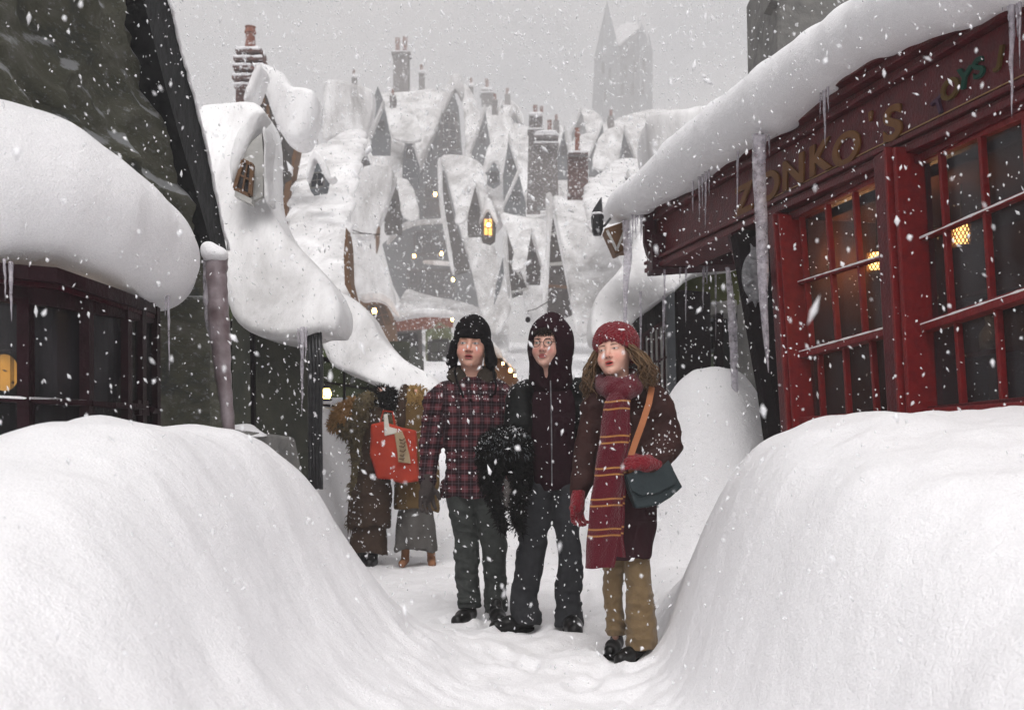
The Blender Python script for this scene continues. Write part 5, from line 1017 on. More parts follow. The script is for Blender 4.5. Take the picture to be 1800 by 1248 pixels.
class Person:
    def __init__(s, d0, label, head=None, group=None):
        s.d0 = d0; s.ppm = F / d0; s.label = label; s.o = None; s.head = head; s.b = []
    def J(s, u, v, dy=0.0): p = P(u, v, s.d0); p[1] += dy; return p
    def r(s, px): return px / s.ppm
    def hp(s, lp): c, Rm, sc = s.hx; return c + Rm @ (np.array(lp, float) * sc)
    def make(s, bones, hargs=None, chin=None, hrot=(0, 0, 0), hs=1.0, hands=()):
        """bones: list of (chain points [(u,v,dy,r_px)...]) of the body under the clothes"""
        allp = [s.J(*q[:3]) for b in bones for q in b]; lo, hi = np.min(allp, 0) - .16, np.max(allp, 0) + .16; f = Fd(lo, hi, .0085)
        for b in bones: f.chain([s.J(*q[:3]) for q in b], [s.r(q[3]) * .70 for q in b], .03)
        V, Q = f.net(); C = np.tile(np.array([.50, .29, .225]), (len(V), 1))
        if chin is not None:
            HV, HQ, Cc = head_net(**(hargs or {})); Rm = rot(*hrot); s.hx = (s.J(*chin), Rm, hs); HW = s.hx[0] + (HV * hs) @ Rm.T
            Q = np.r_[Q, HQ + len(V)]; V = np.r_[V, HW]; C = np.r_[C, Cc]
        s.o = npmesh('person', V, Q, 'skin', None, True, col=C); tag(s.o, s.label, 'person'); return s.o
    def cloth(s, name, mt, chains, h=.008, k=.03, folds=(.006, 22, 1), sc=(1, 1, 1), extra=None, parent=True, fsc=(1, 1, .45), it=1, pat=None, label=None, fine=(.0025, 60), bounds=None):
        """chains: list of lists of (u,v,dy,r_px) or (u,v,dy,r_px,(sx,sy,sz))"""
        allp = [s.J(*q[:3]) for b in chains for q in b]; mr = max(s.r(q[3]) for b in chains for q in b) + .06
        lo, hi = np.min(allp, 0) - mr, np.max(allp, 0) + mr
        if bounds is not None: lo, hi = np.minimum(lo, bounds[0]), np.maximum(hi, bounds[1])
        f = Fd(lo, hi, h)
        for b in chains:
            f.chain([s.J(*q[:3]) for q in b], [s.r(q[3]) for q in b], k, b[0][4] if len(b[0]) > 4 else sc)
        if extra: extra(f)
        if folds: f.noise(folds[0] * 1.5, folds[1], folds[2], fsc); f.noise(folds[0] * .7, folds[1] * 2.3, folds[2] + 40, (fsc[0], fsc[1], fsc[2] * 1.3))
        if folds and name in ('trousers', 'jacket', 'coat', 'hoodie', 'coat_skirt', 'skirt'):
            f.crease({'trousers': .013, 'coat': .011, 'jacket': .011, 'hoodie': .008}.get(name, .010), 52, folds[2] + 5, (.6, .8, 1.5) if name in ('trousers', 'coat', 'jacket') else (1.5, 1, .4))
        if fine: f.noise(fine[0], fine[1], 5)
        V, Q = f.net(); V = smoothmesh(V, Q, it)
        o = npmesh(name, V, Q, mt, s.o if parent else None, True, pat=pat(V) if pat else None, label=label); return o
def tufts(name, mt, f_or_V, Q=None, n=900, ln=.03, rad=.0035, grav=.5, parent=None, seed=1, jit=.5):
    """short curved fur locks standing on a surface"""
    g = np.random.default_rng(seed); V = f_or_V; N = normals(V, Q); idx = g.integers(0, len(V), n); m = MB()
    for i in idx:
        p = V[i]; d = N[i] + g.normal(size=3) * jit; d /= np.linalg.norm(d); L = ln * g.uniform(.5, 1.3); e1 = p + d * L * .5; e2 = e1 + d * L * .4 + np.array([g.normal() * .3, g.normal() * .3, -grav]) * L * .5
        m.tube([p - d * .004, e1, e2], [rad, rad * .8, rad * .15], 4, cap=False)
    return m.build(name, mt, parent, smooth=True)
def hand(f, wrist, dirv, pn, size=1.0, curl=.35, thumb=1, k=.004, spread=.10):
    """five fingers and palm added to field f: dirv along the hand, pn palm normal (fingers curl towards it)"""
    w = np.array(wrist, float); a = np.array(dirv, float); a /= np.linalg.norm(a); n = np.array(pn, float); n -= a * (n @ a); n /= np.linalg.norm(n); x = np.cross(a, n); S = size
    f.cone(w, w + a * .045 * S, .027 * S, .030 * S, .015); f.cone(w + a * .05 * S + x * .022 * S, w + a * .085 * S + x * .026 * S, .020 * S, .015 * S, .012); f.cone(w + a * .05 * S - x * .022 * S, w + a * .08 * S - x * .026 * S, .020 * S, .014 * S, .012); f.cone(w + a * .05 * S, w + a * .088 * S, .021 * S, .016 * S, .012)
    for i, (off, L) in enumerate(((-.033, .062), (-.011, .074), (.011, .080), (.033, .072))):
        p = w + a * (.085 - .010 * (i == 0)) * S + x * off * S; th = curl * .6; d = a + x * spread * (i - 1.5) * .6; d /= np.linalg.norm(d); r0 = .0105 * S
        for j, fr in enumerate((.44, .31, .25)):
            dd = d * math.cos(th) + n * math.sin(th); q = p + dd * L * fr * S; f.cone(p, q, r0, r0 * .92, k); p = q; r0 *= .9; th += curl * (1.1 + .12 * i)
    p = w + a * .028 * S + x * thumb * .026 * S; d = a * .62 + x * thumb * .7 + n * .35; d /= np.linalg.norm(d); q = p + d * .036 * S; f.cone(p, q, .0145 * S, .012 * S, .008); d2 = a * .9 + x * thumb * .2 + n * .5; d2 /= np.linalg.norm(d2); f.cone(q, q + d2 * .032 * S, .0115 * S, .009 * S, k)
def handmesh(name, mt, parent, *a, h=.0032, cuff=None, noise=.0012, **kw):
    w = np.array(a[0], float); S = kw.get('size', 1.0); f = Fd(w - .2 * S, w + .2 * S, h); hand(f, *a, **kw)
    if cuff: f.cone(cuff[0], cuff[1], cuff[2], cuff[3], .01)
    if noise: f.noise(noise, 130, 3); f.noise(noise, 260, 4)
    V, Q = f.net(); return npmesh(name, V, Q, mt, parent)
def shoe(p, toe, L, parent, mt='shoe', wd=.045):
    """p: ankle/heel point on the ground, toe: direction in plan"""
    t = np.array([toe[0], toe[1], 0.]); t /= np.linalg.norm(t); p = np.array(p, float); f = Fd(p - L * 1.2, p + L * 1.2, .006); up = np.array([0, 0, 1.])
    f.cone(p + up * .045, p + t * L * .45 + up * .042, wd * .82, wd * .9, .02, (1, 1, 1)); f.cone(p + t * L * .45 + up * .036, p + t * L * .80 + up * .030, wd * .92, wd * .78, .02); f.cone(p + up * .05, p + up * .10, wd * .80, wd * .72, .02)
    zc = p[2] + .004; f.cut(lambda x, y, z: (zc - z) + 0 * x + 0 * y); V, Q = f.net(); o = npmesh('shoe', V, Q, mt, parent)
    f2 = Fd(p - L * 1.2, p + L * 1.2, .006); f2.cone(p + up * .006, p + t * L * .8 + up * .006, wd * .86, wd * .84, .01); z0 = p[2]; f2.cut(lambda x, y, z: np.maximum(z - z0 - .016, z0 - .012 - z) + 0 * x + 0 * y); V, Q = f2.net()
    if len(V): npmesh('sole', V, Q, 'fur_black', o)
    return o
def gnd(u, v, d): p = P(u, v, d); return np.array([p[0], p[1], float(gz(p[0], p[1])) - .012])
def strands(name, mt, roots, ctrl, n, rad, parent, seed=2, wav=.006, wf=40, nseg=12):
    """hair locks: ctrl(t, k) -> world point for lock parameter k in 0..1 and t along it"""
    g = np.random.default_rng(seed); m = MB()
    for i in range(n):
        k = g.random(); ph = g.random() * 6.28; a2 = g.random() * 6.28; off = g.normal(size=3) * .006; pts = []
        for j in range(nseg + 1):
            t = j / nseg; p = ctrl(t, k, g) if False else ctrl(t, k); pts.append(p + off * (1 + 2 * t) + wav * t * np.array([math.cos(wf * t + ph), math.sin(wf * t + ph + a2), .4 * math.cos(wf * t + ph)]))
        m.tube(pts, [rad * (1 - .75 * (j / nseg) ** 2) for j in range(nseg + 1)], 5, cap=False)
    return m.build(name, mt, parent, smooth=True)

# ---- boy in plaid jacket, left
A = Person(6.58, 'person in a plaid jacket and black trapper hat, left of the three facing us')
A.make([[(828, 690, .02, 30), (829, 780, .02, 28), (829, 850, .02, 30)], [(770, 696, .0, 14), (755, 775, .02, 12), (751, 850, -.02, 9), (750, 868, -.02, 8)], [(888, 696, 0, 14), (898, 775, .03, 12), (888, 830, -.05, 9)],
        [(808, 860, .02, 22), (822, 960, 0, 17), (824, 1062, .02, 12)], [(852, 860, .02, 22), (868, 960, 0, 17), (872, 1066, .0, 12)]],
       dict(mouth_open=.004, brow=(.25, .11, .06), iris=(.06, .09, .10), blush=(.56, .19, .16)), (828, 647, -.02), (-6, -2, 2), 1.20)
def extraA(f):
    f.ell(A.J(829, 735, .01), [A.r(57), .125, A.r(72)], .06)
def patA(V):
    ux = V[:, 0].copy(); x0, x1 = A.J(779, 0)[0], A.J(884, 0)[0]; z = V[:, 2].copy(); zt = A.J(0, 700)[2]; t = np.clip((zt - z), 0, 1)
    ux = ux + np.where(V[:, 0] < x0, .13 * t, 0); return np.c_[ux + .12 * np.sin(V[:, 1] * 3), V[:, 1], z + np.where(V[:, 0] < x0, .05, 0) * 1.0]
A.cloth('jacket', 'plaid', [[(829, 682, .02, 30), (829, 740, .0, 44), (828, 800, 0, 44), (828, 866, .0, 46)], [(829, 690, .02, 22), (786, 695, .01, 24), (768, 708, .01, 24), (757, 775, .02, 20), (751, 842, -.01, 16)],
                            [(829, 690, .02, 22), (872, 693, .01, 24), (890, 708, .01, 23), (902, 775, .03, 20), (893, 828, -.03, 16)]], .008, .035, (.007, 20, 4), (1, 1.25, 1),
        extra=lambda f: (f.ell(A.J(829, 740, .0), [A.r(56), .13, A.r(66)], .05), f.cone(A.J(800, 862), A.J(860, 862), A.r(26), A.r(26), .04, (1, 1.2, 1)), f.cut(lambda x, y, z: (A.J(0, 874)[2] - z) + .004 * np.sin(x * 30) + 0 * y)), pat=patA, fsc=(1, 1, .8))
A.cloth('trousers', 'trousers_grey', [[(812, 868, .0, 28), (820, 960, -.01, 22), (822, 1020, .01, 20.5), (825, 1062, .0, 21)], [(850, 868, .0, 29), (868, 960, -.01, 21), (870, 1020, .01, 20), (872, 1070, -.01, 21)]], .007, .012, (.008, 24, 8), fsc=(1.2, 1, 1),
        extra=lambda f: (f.cut(lambda x, y, z: np.where(x < A.J(847, 0)[0], A.J(0, 1068)[2], A.J(0, 1076)[2]) - z + 0 * y)))
shoe(gnd(826, 1068, 6.58), (-.35, -1), .25, A.o, wd=.050); shoe(gnd(872, 1072, 6.52), (.12, -1), .25, A.o, wd=.050)
handmesh('glove', 'glove_grey', A.o, A.J(751, 848, -.02), (-.02, -.05, -1), (.35, -.6, 0), size=1.22, curl=.32, thumb=-1, cuff=(A.J(752, 838, -.01), A.J(751, 856, -.02), A.r(12), A.r(12)))
A.cloth('button', 'fur_black', [[(829, 705, -.17, 2.2), (829, 706, -.17, 2.2)]], .003, .001, None, fine=None)
# jacket pockets and placket stand proud
for u0, u1 in ((786, 822), (838, 874)):
    m = MB(); n_ = np.array([0, -1., .05]); m.prism([A.J(u0, 735, -.135), A.J(u1, 735, -.148), A.J(u1, 752, -.148), A.J((u0 + u1) / 2, 762, -.150), A.J(u0, 752, -.135)], n_, .02)
    pass
# collar
def collarA(f):
    for s in (-1, 1):
        f.cone(A.J(829 + s * 14, 664, -.075), A.J(829 + s * 33, 648, .02), A.r(9), A.r(8), .015, (1, 1.0, 1)); f.cone(A.J(829 + s * 9, 676, -.10), A.J(829 + s * 34, 660, -.02), A.r(9.5), A.r(10), .015)
    f.cone(A.J(800, 652, .04), A.J(858, 652, .04), A.r(11), A.r(11), .02)
A.cloth('collar', 'collar', [[(800, 662, .05, 12), (858, 662, .05, 12)]], .005, .02, (.003, 40, 3), extra=collarA)
# trapper hat with flaps (head space)
def hatfield(sc, fn, h=.0045, lo=(-.16, -.16, -.10), hi=(.16, .17, .29)): f = Fd(lo, hi, h); fn(f); return f
def headobj(p, f, name, mt, parent=None, it=1, tuft=None):
    V, Q = f.net(); V = smoothmesh(V, Q, it); c, Rm, sc = p.hx; W_ = c + (V * sc) @ Rm.T; o = npmesh(name, W_, Q, mt, parent or p.o)
    return o, W_, Q
def hA(f):
    f.ell([0, .015, .165], [.094, .112, .108], .01); f.ell([0, -.02, .075], [.064, .14, .080], .012, 's')
    f.ell([0, -.086, .158], [.066, .022, .020], .012)
    for s in (-1, 1): f.cone([s * .088, .0, .12], [s * .100, .0, .03], .022, .030, .02, (1, .6, 1)); f.cone([s * .100, 0, .04], [s * .104, -.005, -.012], .026, .008, .02, (1, .7, 1))
    f.noise(.003, 60, 2)
f = hatfield(1, hA); hat, HW, HQ = headobj(A, f, 'trapper_hat', 'hat_black')
m = MB()
for pts in ([(803, 640, -.03), (800, 655, -.05), (805, 672, -.12), (812, 688, -.16), (817, 702, -.17)], [(861, 622, -.03), (868, 638, -.05), (868, 660, -.09), (873, 680, -.14), (871, 694, -.16), (862, 702, -.17)]):
    m.tube([A.J(*q) for q in pts], .0075, 6)
m.build('hat_cord', 'hat_black', hat, smooth=True)
tufts('fur_brim', 'fur_black', HW[(HW[:, 2] < A.hp([0, 0, .178])[2]) & (HW[:, 2] > A.hp([0, 0, .135])[2]) & (HW[:, 1] < A.hp([0, -.04, 0])[1])], np.zeros((0, 4), int), 160, .012, .003, .1, hat) if False else None
def fringe(p, mt, n, x0, x1, z0, z1, y, seed, rad=.0035, parent=None, ln=.02):
    g = np.random.default_rng(seed); m = MB()
    for i in range(n):
        x = g.uniform(x0, x1); zt = z0 + g.normal() * .003; L = ln * g.uniform(.5, 1.2); dx = g.normal() * .5 * L; yy = -.093 * math.sqrt(max(.05, 1 - (x / .08) ** 2)) + y
        m.tube([p.hp([x, yy + .012, zt + .008]), p.hp([x + dx * .3, yy - .002, zt - L * .4]), p.hp([x + dx, yy + .001, zt - L])], [rad, rad, rad * .2], 4, cap=False)
    return m.build('hair', mt, parent or p.o, smooth=True)
fringe(A, 'hair_ginger', 40, -.045, .05, .156, 0, .004, 4, ln=.016)

# ---- boy in hood, middle
B = Person(6.12, 'person in a maroon hood, round glasses and open black jacket, middle of the three')
B.make([[(972, 690, .02, 30), (972, 780, .02, 28), (968, 850, .02, 32)], [(918, 700, .0, 14), (902, 770, -.06, 12), (893, 800, -.22, 9)], [(1026, 696, 0, 14), (1038, 775, .03, 12), (1030, 850, -.02, 9)],
        [(948, 860, .02, 24), (934, 965, 0, 18), (922, 1080, .02, 12)], [(988, 860, .02, 24), (998, 965, 0, 17), (1000, 1092, .0, 12)]],
       dict(brow=(.03, .018, .012), iris=(.06, .10, .06), skin=(.58, .34, .27)), (963, 645, -.035), (-20, 0, 1), 1.10)
B.cloth('hoodie', 'hoodie', [[(970, 690, .03, 30), (972, 712, .02, 42), (972, 745, .01, 44), (970, 810, 0, 42), (970, 846, .0, 41)]], .008, .03, (.006, 24, 7), (1, 1.2, 1),
        extra=lambda f: (f.cut(lambda x, y, z: (B.J(0, 861)[2] - z) + .006 * np.sin(x * 25) + 0 * y)))
def hB(f):
    f.ell([0.004, .03, .125], [.118, .128, .146], .01); f.cone([0, .04, .20], [0.004, .035, .235], .055, .034, .04); f.cone([0, .03, .08], [0, .045, -.05], .102, .115, .04, (1, 1.1, 1))
    f.ell([0, -.11, .104], [.064, .12, .092], .012, 's'); f.ell([0, -.115, -.035], [.036, .095, .085], .012, 's'); f.noise(.004, 38, 6); f.noise(.0015, 120, 3)
hood, HW, HQ = headobj(B, hatfield(1, hB, lo=(-.18, -.17, -.16), hi=(.18, .2, .31)), 'hood', 'hoodie')
fringe(B, 'hair_dark', 90, -.058, .060, .178, 0, .0, 8, ln=.034, rad=.0034)
m = MB()
for s in (-1, 1):
    cx, cy, cz = s * .031, -.112, .110
    m.tube([B.hp([cx + .0215 * math.cos(a), cy + .004 * abs(math.cos(a)), cz + .0200 * math.sin(a)]) for a in np.linspace(0, 6.283, 25)], .0021, 5, cap=False)
    m.tube([B.hp([s * .0525, -.110, .113]), B.hp([s * .074, -.06, .116]), B.hp([s * .080, 0, .112])], .0012, 5)
m.tube([B.hp([-.0095, -.113, .112]), B.hp([0, -.118, .115]), B.hp([.0095, -.113, .112])], .0014, 5); m.build('glasses', 'dark_metal', B.o, smooth=True)
m = MB(); m.tube([B.J(966, 672, -.145), B.J(967, 720, -.175), B.J(968, 790, -.175), B.J(968, 852, -.185)], .0035, 5); m.build('zip', 'silver', B.o)
B.cloth('jacket', 'black_jacket', [[(915, 693, .0, 22), (917, 745, -.05, 19), (920, 800, -.06, 17), (921, 856, -.06, 17)], [(1024, 690, .0, 22), (1024, 745, -.05, 16), (1026, 800, -.06, 14), (1026, 850, -.06, 14)],
                                   [(922, 684, .03, 18), (972, 680, .07, 22), (1020, 682, .03, 18)], [(970, 740, .12, 40), (970, 840, .13, 42)],
                                   [(922, 692, .01, 19), (908, 705, .0, 20), (900, 765, -.05, 19), (894, 795, -.17, 16)], [(1022, 690, .01, 18), (1034, 705, .0, 18), (1042, 775, .04, 16), (1036, 835, .0, 14)]],
        .008, .02, (.007, 24, 9), (1, 1.25, 1))
B.cloth('trousers', 'trousers_dark', [[(950, 862, .0, 30), (936, 955, -.01, 26), (925, 1030, .01, 23), (922, 1070, .01, 25), (925, 1084, .0, 25)], [(992, 862, .0, 30), (1000, 955, -.01, 22), (1000, 1030, .01, 22), (999, 1080, .0, 25), (1000, 1092, -.01, 27)]], .007, .012, (.010, 22, 12), fsc=(1.2, 1, 1.1),
        extra=lambda f: (f.cone(B.J(914, 1088, .03), B.J(936, 1090, .03), B.r(12), B.r(12), .02), f.cut(lambda x, y, z: np.where(x < B.J(964, 0)[0], B.J(0, 1096)[2], B.J(0, 1100)[2]) - z + 0 * y)))
shoe(gnd(926, 1092, 6.18), (-.95, -.55), .25, B.o, wd=.052); shoe(gnd(1003, 1100, 6.10), (.06, -1), .26, B.o, wd=.056)
handmesh('glove', 'fur_black', B.o, B.J(895, 796, -.19), (-.35, -.6, -.5), (.5, -.3, -.6), size=1.05, curl=.75, thumb=-1)
# the fur hat he holds
fh = thing('fur_hat', 'shaggy dark fur hat with dangling flaps held between the two boys', 'fur hat')
f = Fd(B.J(825, 960, -.50), B.J(950, 730, .02), .008)
f.ell(B.J(888, 785, -.28), [.135, .12, .105], .03); f.ell(B.J(870, 805, -.28), [.09, .1, .1], .04); f.chain([B.J(870, 806, -.28), B.J(864, 850, -.27), B.J(876, 890, -.26), B.J(886, 925, -.26)], [.075, .045, .03, .022], .02); f.chain([B.J(910, 805, -.28), B.J(914, 850, -.26), B.J(908, 895, -.26), B.J(914, 928, -.26)], [.07, .048, .040, .026], .02); f.noise(.012, 30, 4); f.noise(.006, 70, 5)
V_, Q_ = f.net(); npmesh('fur_body', V_, Q_, 'fur_black', fh); tufts('fur_lock', 'fur_black', V_, Q_, 2600, .030, .0035, .5, fh, 3, .6)
up_ = V_[:, 2] > B.J(0, 805)[2]; Vt = V_.copy(); sel = np.where(up_)[0]
m = MB(); g = np.random.default_rng(5); N_ = normals(V_, Q_)
for i in g.choice(sel, 420):
    d = N_[i] + g.normal(size=3) * .5; d /= np.linalg.norm(d); L = .022 * g.uniform(.4, 1.3); m.tube([V_[i], V_[i] + d * L * .5, V_[i] + d * L * .8 + np.array([0, 0, -.7 * L])], [.0022, .0018, .0006], 4, cap=False)
m.build('frosted_lock', 'slate', fh, smooth=True)

# ---- girl, right
G = Person(5.34, 'person in a red knitted hat and brown coat with a long striped maroon scarf')
G.make([[(1098, 700, .02, 34), (1100, 790, .02, 30), (1104, 870, .02, 36)], [(1050, 706, .0, 15), (1026, 790, .02, 12), (1014, 872, -.04, 10), (1013, 890, -.04, 9)], [(1154, 706, .02, 15), (1178, 785, .0, 13), (1140, 812, -.16, 10), (1120, 815, -.20, 9)],
        [(1088, 890, .04, 24), (1080, 1000, .04, 13), (1084, 1122, .06, 9)], [(1122, 890, .02, 24), (1121, 1000, -.0, 15), (1126, 1140, .0, 9)]],
       dict(mouth_open=.006, brow=(.09, .05, .03), iris=(.07, .045, .03), skin=(.62, .36, .28), lip=(.42, .08, .07), female=True, blush=(.60, .22, .17)), (1083, 664, -.035), (-24, -9, -8), 1.06)
def puffG(f):
    x_ = lambda u: G.J(u, 0)[0]
    def quilt(x, y, z): return 1.0 + 0 * x
    f.ell(G.J(1104, 745, .01), [G.r(58), .15, G.r(70)], .05)
G.cloth('coat', 'puffer', [[(1102, 690, .02, 34), (1104, 745, .0, 46), (1106, 800, 0, 45), (1106, 870, .0, 46)], [(1100, 694, .02, 28), (1064, 702, .01, 26), (1048, 716, .01, 25), (1033, 785, .02, 22), (1021, 845, -.02, 19), (1016, 868, -.03, 16)],
                           [(1104, 694, .02, 28), (1144, 700, .01, 27), (1158, 716, .02, 27), (1170, 760, .03, 28), (1172, 786, -.02, 26), (1150, 808, -.12, 21), (1132, 816, -.17, 17)]], .0075, .03, (.007, 30, 14), (1, 1.2, 1),
        extra=lambda f: (f.cone(G.J(1085, 868), G.J(1125, 868), G.r(36), G.r(36), .04, (1, 1.2, 1)), f.cut(lambda x, y, z: (G.J(0, 900)[2] - z) + 0 * x + 0 * y)), fsc=(.7, 1, 1.5))
def lowG(f):
    zt, zb = G.J(0, 890)[2], G.J(0, 982)[2]
    f.cone(G.J(1090, 895, .0), G.J(1096, 985, -.01), G.r(36), G.r(33), .04, (1, 1.15, 1)); f.cone(G.J(1118, 895, .0), G.J(1114, 985, -.02), G.r(37), G.r(33), .04, (1, 1.15, 1)); f.cut(lambda x, y, z: (zb - z) + .01 * np.sin(x * 22) + 0 * y)
G.cloth('coat_skirt', 'coat_lower', [[(1104, 880, .0, 44), (1106, 920, .0, 40)]], .008, .03, (.006, 26, 2), (1, 1.2, 1), extra=lowG, fsc=(1.6, 1, .4))
G.cloth('trousers', 'corduroy', [[(1090, 940, .04, 20), (1080, 1000, .03, 19), (1081, 1060, .04, 17), (1084, 1112, .05, 16.5)], [(1116, 940, .03, 22), (1120, 1000, .0, 23), (1124, 1060, -.01, 26), (1127, 1130, -.01, 29)]], .007, .008, (.007, 22, 16), fsc=(1.1, 1, 1.1),
        extra=lambda f: (f.cut(lambda x, y, z: np.where(x < G.J(1098, 0)[0] , G.J(0, 1120)[2], G.J(0, 1140)[2]) - z + 0 * y)))
shoe(gnd(1084, 1126, 5.52), (-.32, -1), .20, G.o, wd=.040); shoe(gnd(1122, 1138, 5.36), (-.62, -.85), .215, G.o, wd=.040)
# gloves
handmesh('glove', 'red_knit', G.o, G.J(1128, 813, -.20), (-1, -.18, .06), (-.1, .75, -.6), size=1.04, curl=.62, thumb=-1, cuff=(G.J(1142, 814, -.15), G.J(1124, 814, -.20), G.r(17), G.r(15)), noise=.002)
handmesh('glove', 'red_knit', G.o, G.J(1015, 876, -.05), (-.06, -.10, -1), (.4, -.5, 0), size=.98, curl=.55, thumb=1, cuff=(G.J(1016, 866, -.04), G.J(1014, 884, -.05), G.r(12), G.r(12.5)), noise=.002)
# knitted hat
def hG(f):
    f.ell([.004, .022, .176], [.101, .113, .088], .02); f.cone([.004, .024, .125], [.003, .022, .16], .096, .098, .03, (1, .86, 1)); f.ell([0, -.045, .085], [.068, .12, .070], .012, 's'); f.cut(lambda x, y, z: (.128 - .32 * (y + .06) - z) + 0 * x)
    x, y, z = f.ax[0][:, None, None], f.ax[1][None, :, None], f.ax[2][None, None, :]; th = np.arctan2(y - .02, x); f.f += (.0045 * np.sin(th * 26 + 3 * np.sin(z * 120)) * np.sin(z * 300 + th * 3)).astype(np.float32); f.noise(.002, 150, 4)
hat, HW, HQ = headobj(G, hatfield(1, hG, .0036), 'knitted_hat', 'red_knit')
f = Fd([-.04, -.04, -.02], [.04, .04, .02], .004); f.ell([0, 0, 0], [.022, .018, .007], .005); f.noise(.002, 90, 3); V_, Q_ = f.net()
npmesh('snow_clump', V_ + G.hp([.060, -.062, .200]), Q_, 'snow', hat)
# wavy brown hair: falls from under the hat on both sides and behind
def hairG(side, y0, out, n, seed):
    def c(t, k):
        a = R(-62 + 120 * k) if side > 0 else R(242 - 120 * k); a = R(-48) + R(105) * k; cx, cy = side * .084 * math.cos(a * .9), .02 + .10 * math.sin(a); cx = side * (.080 - .012 * abs(math.sin(a))); cy = -.012 + .10 * max(0., math.sin(a)) - .03 * max(0., -math.sin(a)); top = np.array([cx, cy, .135]); q = top + np.array([side * out * math.sin(min(1, t * 1.25) * 1.7) * (1 - .3 * k), -.02 * t + .03 * k * t, -.200 * t * (1 - .12 * k)]); return G.hp(q)
    return strands('hair', 'hair_brown', None, c, n, .0052, G.o, seed, .013, 15, 16)
hairG(1, 0, .085, 210, 3); hairG(-1, 0, .060, 150, 6)
# scarf: wrapped collar and two hanging tails with paired gold stripes
SC_R, SC_G = np.array([.090, .004, .012]), np.array([.42, .20, .055])
def scarfcol(vv, shift=0.0):
    C = np.tile(SC_R, (len(vv), 1)); pv = np.array([690, 709, 722, 768, 779, 822, 833, 874, 885, 925, 936], float) + shift
    m_ = np.zeros(len(vv))
    for q in pv[1:]: m_ = np.maximum(m_, np.clip(1.6 - np.abs(vv - q) / 1.15, 0, 1))
    return C * (1 - m_[:, None]) + SC_G * m_[:, None]
def tail(pts, shift, seed, label=None):
    """pts: (v, u_left, u_right, dy)"""
    vs = np.array([q[0] for q in pts], float); VV = np.arange(vs[0], vs[-1], 1.1); n = 15; Vt, C = [], []
    ul = np.interp(VV, vs, [q[1] for q in pts]); ur = np.interp(VV, vs, [q[2] for q in pts]); dy = np.interp(VV, vs, [q[3] for q in pts])
    for i, v in enumerate(VV):
        for sd in (0, 1):
            for j in range(n):
                t = j / (n - 1); edge = min(t, 1 - t); u = ul[i] + (ur[i] - ul[i]) * t; bow = -.018 * math.sin(math.pi * t) - .006 * math.sin(t * 9 + v * .03 + seed); th = .011 * min(1, edge * 7) + .0005
                Vt.append(G.J(u + .5 * math.sin(v * .09 + seed), v + 1.2 * math.sin(t * 5 + seed), dy[i] + bow + (th if sd else -th)))
    Vt = np.array(Vt); nr = len(VV); I = np.arange(nr * 2 * n).reshape(nr, 2, n); Q = []
    for sd in (0, 1):
        a = np.c_[I[:-1, sd, :-1].ravel(), I[1:, sd, :-1].ravel(), I[1:, sd, 1:].ravel(), I[:-1, sd, 1:].ravel()]; Q.append(a if sd == 0 else a[:, ::-1])
    for j in (0, n - 1): Q.append(np.c_[I[:-1, 0, j], I[:-1, 1, j], I[1:, 1, j], I[1:, 0, j]])
    for i in (0, nr - 1): Q.append(np.c_[I[i, 0, :-1], I[i, 0, 1:], I[i, 1, 1:], I[i, 1, :-1]])
    vv = np.repeat(VV, 2 * n); return Vt, np.concatenate(Q), scarfcol(vv, shift)
T1 = tail([(684, 1070, 1102, -.165), (710, 1056, 1100, -.195), (770, 1048, 1098, -.205), (825, 1040, 1090, -.205), (880, 1032, 1088, -.20), (940, 1027, 1084, -.19), (991, 1024, 1073, -.18)], 0, 1)
T2 = tail([(684, 1074, 1104, -.14), (710, 1066, 1101, -.172), (770, 1064, 1101, -.182), (825, 1054, 1099, -.182), (880, 1046, 1092, -.178), (940, 1050, 1090, -.165), (974, 1052, 1094, -.155)], -4, 2)
f = Fd(G.J(1035, 715, -.26), G.J(1150, 640, .2), .005); f.chain([G.J(1060, 682, -.06), G.J(1072, 690, -.14), G.J(1090, 694, -.17), G.J(1108, 684, -.13), G.J(1120, 668, -.03), G.J(1112, 662, .07), G.J(1075, 662, .07), G.J(1058, 672, .0), G.J(1060, 682, -.06)], [.040, .042, .042, .042, .04, .04, .04, .038, .04], .02)
f.chain([G.J(1066, 672, -.10), G.J(1086, 680, -.15), G.J(1110, 670, -.10)], [.026, .03, .026], .015); f.noise(.005, 45, 3); V_, Q_ = f.net()
Cn = np.tile(SC_R, (len(V_), 1))
Vs = np.r_[T1[0], T2[0], V_]; Qs = np.r_[T1[1], T2[1] + len(T1[0]), Q_ + len(T1[0]) + len(T2[0])]; Cs = np.r_[T1[2], T2[2], Cn]
npmesh('scarf', Vs, Qs, 'scarf', G.o, col=Cs)
# shoulder bag
bg_ = thing('shoulder_bag', 'dark slate leather bag on a tan strap beside the red-hatted person', 'bag')
slab('bag_body', [(1098, 836), (1135, 824), (1174, 806), (1186, 828), (1201, 856), (1180, 874), (1160, 887), (1138, 892), (1119, 894), (1108, 866)], ((1140, 850, 5.14), (1140, 820, 5.16), (1240, 850, 5.22)), .07, .012, 'slate_leather', bg_, 90, .003, 3, 0)
slab('flap', [(1100, 834), (1136, 822), (1174, 804), (1184, 824), (1190, 850), (1160, 866), (1128, 872), (1110, 862)], ((1140, 850, 5.125), (1140, 820, 5.145), (1240, 850, 5.205)), .02, .004, 'slate_leather', bg_, 90, .002, 3, 0)
st = [(1143, 672, .02), (1141, 684, -.10), (1133, 712, -.165), (1120, 748, -.195), (1108, 780, -.20), (1101, 800, -.205), (1100, 820, -.20), (1106, 838, -.19)]
m = MB()
